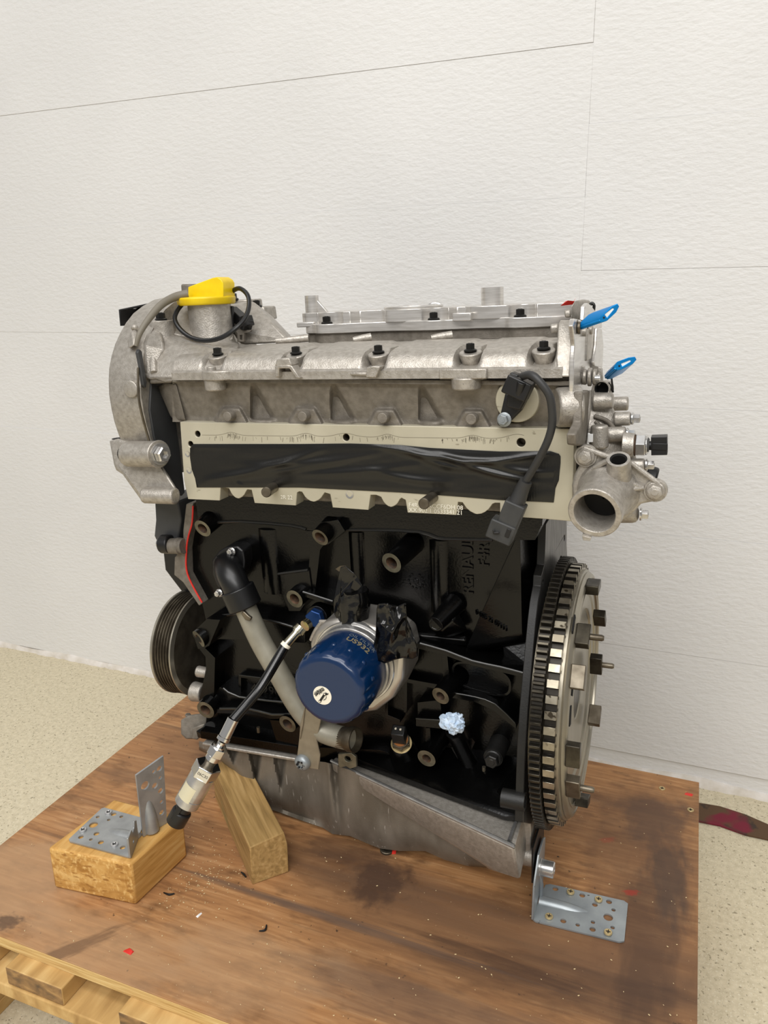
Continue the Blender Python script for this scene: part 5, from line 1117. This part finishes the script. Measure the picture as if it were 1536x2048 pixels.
# cam sensor on the head
b = MB(); cc_ = P(1036, 800, .7035); b.cyl(cc_+V((0, .006, 0)), cc_-V((0, .0045, 0)), .0205, .0200, 36); cso = ep('sensor_seat', b, MACHC, ENG, .0008)
csen = MB(); y = .688
csen.prism(PL([(1000, 830), (994, 838), (993, 848), (1000, 854), (1014, 850), (1042, 822), (1058, 790), (1010, 786)], .692), (0, .008, 0))
csen.prism(PL([(1014, 795), (1022, 760), (1062, 772), (1052, 800), (1040, 822), (1012, 815)], .680), (0, .014, 0))
cso2 = ep('cam_sensor', csen, PLAST, cso, .0018, 3)
b = MB(); p0, p1 = P(1029, 792, .677), P(1045, 757, .677); obox(b, p0, p1, .023, .019, (0, 1, 0)); p0, p1 = P(1020, 780, .680), P(1032, 746, .680); obox(b, p0, p1, .008, .012, (0, 1, 0)); ep('sensor_connector', b, PLAST, cso, .0015, 3)
b = MB(); b.cyl(P(1034, 800, .676), P(1041, 778, .676), .0032, n=12); b.cyl(P(1036, 795, .672), P(1044, 764, .668), .004, n=12); ep('connector_latch', b, PLAST, cso, .0004)
b = MB(); c = P(1009, 839, .692); b.hexbolt(c, (-.1, -1, .05), .0048, .0065, 1.4); ep('sensor_bolt', b, ZINC, cso)
b = MB(); cab = [P(1046, 752, .672), P(1062, 750, .664), P(1078, 762, .660), P(1098, 790, .660), P(1104, 820, .662), P(1104, 850, .664), P(1096, 880, .666), P(1082, 910, .670), P(1066, 938, .674), P(1050, 965, .678)]
b.tube(cab, .0035, 14); ep('sensor_cable', b, CABLE, cso)
b = MB(); b.tube([P(1052, 962, .678), P(1044, 980, .679), P(1036, 1000, .679), P(1028, 1014, .679)], [.0058, .0066, .0074, .0084], 18, sub=3); ep('cable_boot', b, CABLE, cso)
b = MB(); p0, p1 = P(1034, 1004, .678), P(1014, 1052, .678); obox(b, p0, p1, .0195, .016, (0, 1, 0)); p2, p3 = P(1012, 1042, .677), P(998, 1078, .677); obox(b, p2, p3, .0245, .018, (0, 1, 0)); cpl = ep('cable_connector', b, PLASTC, cso, .0014)
b = MB(); c = P(994, 1062, .667); b.prism([c+V(q) for q in ((-.004, 0, .001), (-.002, 0, .0012), (-.002, 0, -.001), (.002, 0, -.0006), (.0025, 0, -.0026), (-.0035, 0, -.003))], (0, -.0012, 0)); p0, p1 = P(1019, 1058, .668), P(1013, 1074, .668); obox(b, p0, p1, .004, .002, (0, 1, 0)); ep('connector_catch', b, PLAST, cso, .0004)

# ---------------- hose with pressure sensor (hangs off the block)
def W_(q): return EB.transposed() @ V((q.x, q.y-EO.y, q.z))+EO
hs0 = W_(P(620, 1246, .700))
gauge = thing('pressure_sensor', 'silver pressure sensor dangling on a black hose from the engine block', 'sensor', hs0)
def gp(name, mb, mats, bev=0, seg=2, ang=35): return part(name, mb, mats, gauge, bev, seg, tuple(hs0), ang)
def E_(px, py, y): return W_(P(px, py, y))
b = MB(); p0, p1 = E_(634, 1232, .718), E_(616, 1248, .692); dh = (p1-p0).normalized(); b.lathe(p0-dh*.012, dh, [(.013, 0), (.0125, .014)], 24, 1); b.lathe(p0, dh, [(.0105, 0), (.0105, .010), (.0095, .011)], 6, 0); gp('blue_hex_fitting', b, [BLUEHEX, BLACK], .0004)
b = MB(); p2, p3, p4 = E_(612, 1250, .688), E_(596, 1262, .676), E_(570, 1292, .664); dh = (p3-p2).normalized(); b.lathe(p2-dh*.004, dh, [(.0062, 0), (.0062, .006)], 20); dh2 = (p4-p3).normalized(); b.lathe(p3-dh2*.006, dh2, [(.0072, 0), (.0072, .004), (.0078, .0042), (.0078, .0065), (.0062, .007), (.0062, .0085)], 24); b.lathe(p3+dh2*.002, dh2, [(.0050, 0), (.0050, (p4-p3).length-.002)], 20); gp('hose_end_fitting', b, mat('nickel_fitting', srgb(196, 190, 168), .2, 1.0))
q0, q1 = E_(466, 1440, .600), E_(444, 1484, .588)
b = MB(); b.tube([p4, E_(548, 1330, .650), E_(520, 1376, .632), E_(492, 1410, .615), q0], .0054, 18); gp('hose', b, mat('glossy_black_hose', srgb(14, 14, 14), .18))
b = MB(); b.tube([p4-dh2*.003, p4+dh2*.0012], .0056, 18, sub=1); gp('hose_collar', b, WHITEL)
CHROME = mat('polished_steel', g(225, 2), .14, 1.0)
da = (q1-q0).normalized(); b = MB(); b.lathe(q0-da*.001, da, [(.0062, 0), (.0062, (q1-q0).length-.005), (.0070, (q1-q0).length-.0045), (.0070, (q1-q0).length-.001), (.005, (q1-q0).length)], 24); gp('hose_ferrule', b, CHROME)
E1 = E_(354, 1640, .560); ax_ = (E1-q1).normalized()
def along(px, py):      # distance along the sensor axis nearest to a picture point
    best = None
    for k in range(400):
        t = k*.0005; q = q1+ax_*t; c = M.transposed() @ (q-CAM); e_ = (CX+F*c.x/c.z-px)**2+(CY+F*c.y/c.z-py)**2
        if best is None or e_ < best[0]: best = (e_, t)
    return best[1]
tn0, tn1, tb0, tb1, tc0, tc1, te0 = along(436, 1488), along(424, 1514), along(416, 1528), along(407, 1550), along(374, 1606), along(366, 1620), along(350, 1645)
b = MB(); b.lathe(q1, ax_, [(.0042, -.001), (.0042, tn0)], 18); b.lathe(q1+ax_*tn0, ax_, [(.0070, 0), (.0070, .002), (.0082, .0025)], 24); gp('nipple', b, CHROME)
b = MB(); b.lathe(q1+ax_*(tn0+.002), ax_, [(.0095, 0), (.0095, (tn1-tn0)*.62)], 6); b.lathe(q1+ax_*(tn0+.002+(tn1-tn0)*.62), ax_, [(.0078, 0), (.0078, (tn1-tn0)*.38), (.006, (tn1-tn0)*.4)], 24); gp('hex_nut', b, CHROME, .0004)
b = MB(); b.lathe(q1+ax_*tn1, ax_, [(.0055, 0), (.0065, .0006), (.0055, .0012), (.0065, .0020), (.0055, .0028), (.0065, .0036), (.0055, tb0-tn1)], 20); gp('thread', b, STEELD, ang=20)
t0_ = ax_.orthogonal().normalized(); b0_ = ax_.cross(t0_); tv_ = (CAM-q1).normalized(); tv_ = (tv_-ax_*tv_.dot(ax_)).normalized()
b = MB(); b.lathe(q1+ax_*tb0, ax_, [(.0138, 0), (.0146, .0008), (.0146, tb1-tb0)], 6, ph=math.atan2(tv_.dot(b0_), tv_.dot(t0_))*3/math.pi-.5); gp('hex_collar', b, CHROME, .0005)
b = MB(); b.lathe(q1+ax_*tb1, ax_, [(.0134, -.001), (.0134, tc0-tb1-.010), (.0130, tc0-tb1-.0095), (.0134, tc0-tb1-.009), (.0134, tc0-tb1)], 40); gp('sensor_body', b, STEEL)
# printed label wrapped round the body
lb = MB(); rows = []; t = ax_.orthogonal().normalized()
viewd = (CAM-q1).normalized(); t = (viewd-ax_*viewd.dot(ax_)).normalized(); bb = ax_.cross(t)
for k in range(17):
    a = -.15+k*.08; rows.append([q1+ax_*(tb1+h)+(t*math.cos(a)+bb*math.sin(a))*.01352 for h in ((tc0-tb1)*.30, (tc0-tb1)*.78)])
lb.grid(rows); gp('printed_label', lb, mat('foil_label', srgb(214, 206, 176), .4, .3))
b = MB(); b.lathe(q1+ax_*tc0, ax_, [(.0085, -.001), (.0085, tc1-tc0)], 24); b.lathe(q1+ax_*tc1, ax_, [(.0088, 0), (.0105, .0015), (.0105, te0-tc1-.001), (.0098, te0-tc1)], 28); obox(b, q1+ax_*tc0+bb*.004, q1+ax_*(te0-.008)+bb*.004, .006, .02, t); gp('plug', b, PLAST, .0006)
tcx = q1+ax_*((tb0+tb1)/2)+t*.01272
text('stamped_marking', '06C30', .0044, tcx, -bb if (M.transposed() @ bb).x < 0 else bb, ax_ if (M.transposed() @ ax_).y < 0 else -ax_, INK, gauge, .0001, tuple(hs0))

# ---------------- tissue plug in the dipstick tube
b = MB(); c = W_(P(909, 1446, .690)); bmx = bmesh.new(); bmesh.ops.create_icosphere(bmx, subdivisions=4, radius=.0108)
for v in bmx.verts:
    n_ = v.co.normalized(); h = noise.noise(n_*3.1)*.003+abs(noise.noise(n_*7))*.0022+noise.noise(n_*16)*.0007
    if n_.x < -.55 and n_.z < .5: h += .003*(-n_.x-.55)*4
    v.co = n_*(.0100+h)
b.add([v.co+c for v in bmx.verts], [[v.index for v in f.verts] for f in bmx.faces]); bmx.free()
o = part('tissue_plug', b, TISS, None, 0, 2, tuple(c-V((0, 0, .01))), 25); o.location = c-V((0, 0, .01)); tag(o, 'crumpled light blue tissue plugging the dipstick tube', 'tissue')

# ---------------- litter on the board
def crumb(px, py, name, label, cat, mtl, pts, group=None):
    c = wZ(px, py, 0); b = MB(); b.hull([V(p) for p in pts]); o = part(name, b, mtl, None); o.location = c; tag(o, label, cat, group); return o
crumb(257, 1903, 'red_chip', 'small bright red chip lying near the front edge of the board', 'chip', REDP, [(-.0055, -.002, 0), (.005, -.003, 0), (.0055, .002, 0), (-.002, .004, 0), (-.004, -.001, .0014), (.0045, .001, .0016), (0, .003, .0012)])
crumb(1377, 1589, 'red_chip', 'red sealant crumb at the back right corner of the board', 'chip', REDP, [(-.005, -.002, 0), (.004, -.003, 0), (.006, .002, 0), (-.002, .004, 0), (-.004, 0, .0014), (.004, .001, .0016)])
crumb(398, 1830, 'white_chip', 'tiny white chip on the board in front of the beam', 'chip', PAPERW, [(-.002, -.003, 0), (.001, -.004, 0), (.002, .003, 0), (0, .004, 0), (0, 0, .0015), (.001, .003, .001)])
def curl(px0, py0, pxm, pym, px1, py1, label):
    a, m_, c = wZ(px0, py0, .0012), wZ(pxm, pym, .0012), wZ(px1, py1, .0012); b = MB(); b.tube([a, m_, c], [.0006, .0013, .0008], 8); o = part('rubber_shaving', b, RUB, None, 0, 2, tuple(m_-V((0, 0, .0012)))); o.location = m_-V((0, 0, .0012)); tag(o, label, 'shaving')
curl(327, 1785, 338, 1789, 349, 1787, 'curled black shaving beside the front corner of the pine block')
curl(518, 1862, 530, 1860, 533, 1850, 'curled black shaving on the open middle of the board')
curl(482, 1744, 487, 1748, 492, 1754, 'short black shaving just left of the timber beam')
b = MB(); c = wZ(774, 1701, 0); b.lathe((0, 0, 0), (0, 0, 1), [(.0085, 0), (.0085, .0022), (.0078, .0028), (.0045, .0028), (.004, .0005)], 24); b.hull([V(p) for p in ((.007, -.004, .0), (.012, -.002, 0), (.011, .003, .003), (.006, .003, .0035), (.008, -.003, .003))], 1); o = part('steel_washer', b, [STEELD, REDP], None); o.location = c; tag(o, 'steel washer with a red smear lying below the oil pan', 'washer')
# sawdust: nobody could count it
b = MB(); rr = random.Random(11)
for _ in range(520):
    if rr.random() < .55: px, py = rr.gauss(380, 60), rr.gauss(1745, 40)
    else: px, py = rr.uniform(40, 1380), rr.uniform(1600, 2040)
    c = wZ(px, py, .0003)
    if not (BX0+.01 < c.x < BX1-.01 and BY0+.01 < c.y < BY1-.01) or (-.63 < c.x < -.505 and .52 < c.y < .635): continue
    s_ = rr.uniform(.0004, .0011); a = rr.uniform(0, 6); d1 = V((math.cos(a), math.sin(a), 0))*s_; d2 = V((-d1.y, d1.x, 0))*.5
    b.add([c-d1-d2, c+d1-d2, c+d1*.8+d2, c-d1*.7+d2, c+V((0, 0, s_*.5))], [(0, 1, 4), (1, 2, 4), (2, 3, 4), (3, 0, 4)])
o = part('sawdust', b, mat('sawdust', srgb(206, 184, 140), .8), None); o['kind'] = 'stuff'; tag(o, 'pale sawdust specks scattered over the plywood board', 'sawdust')
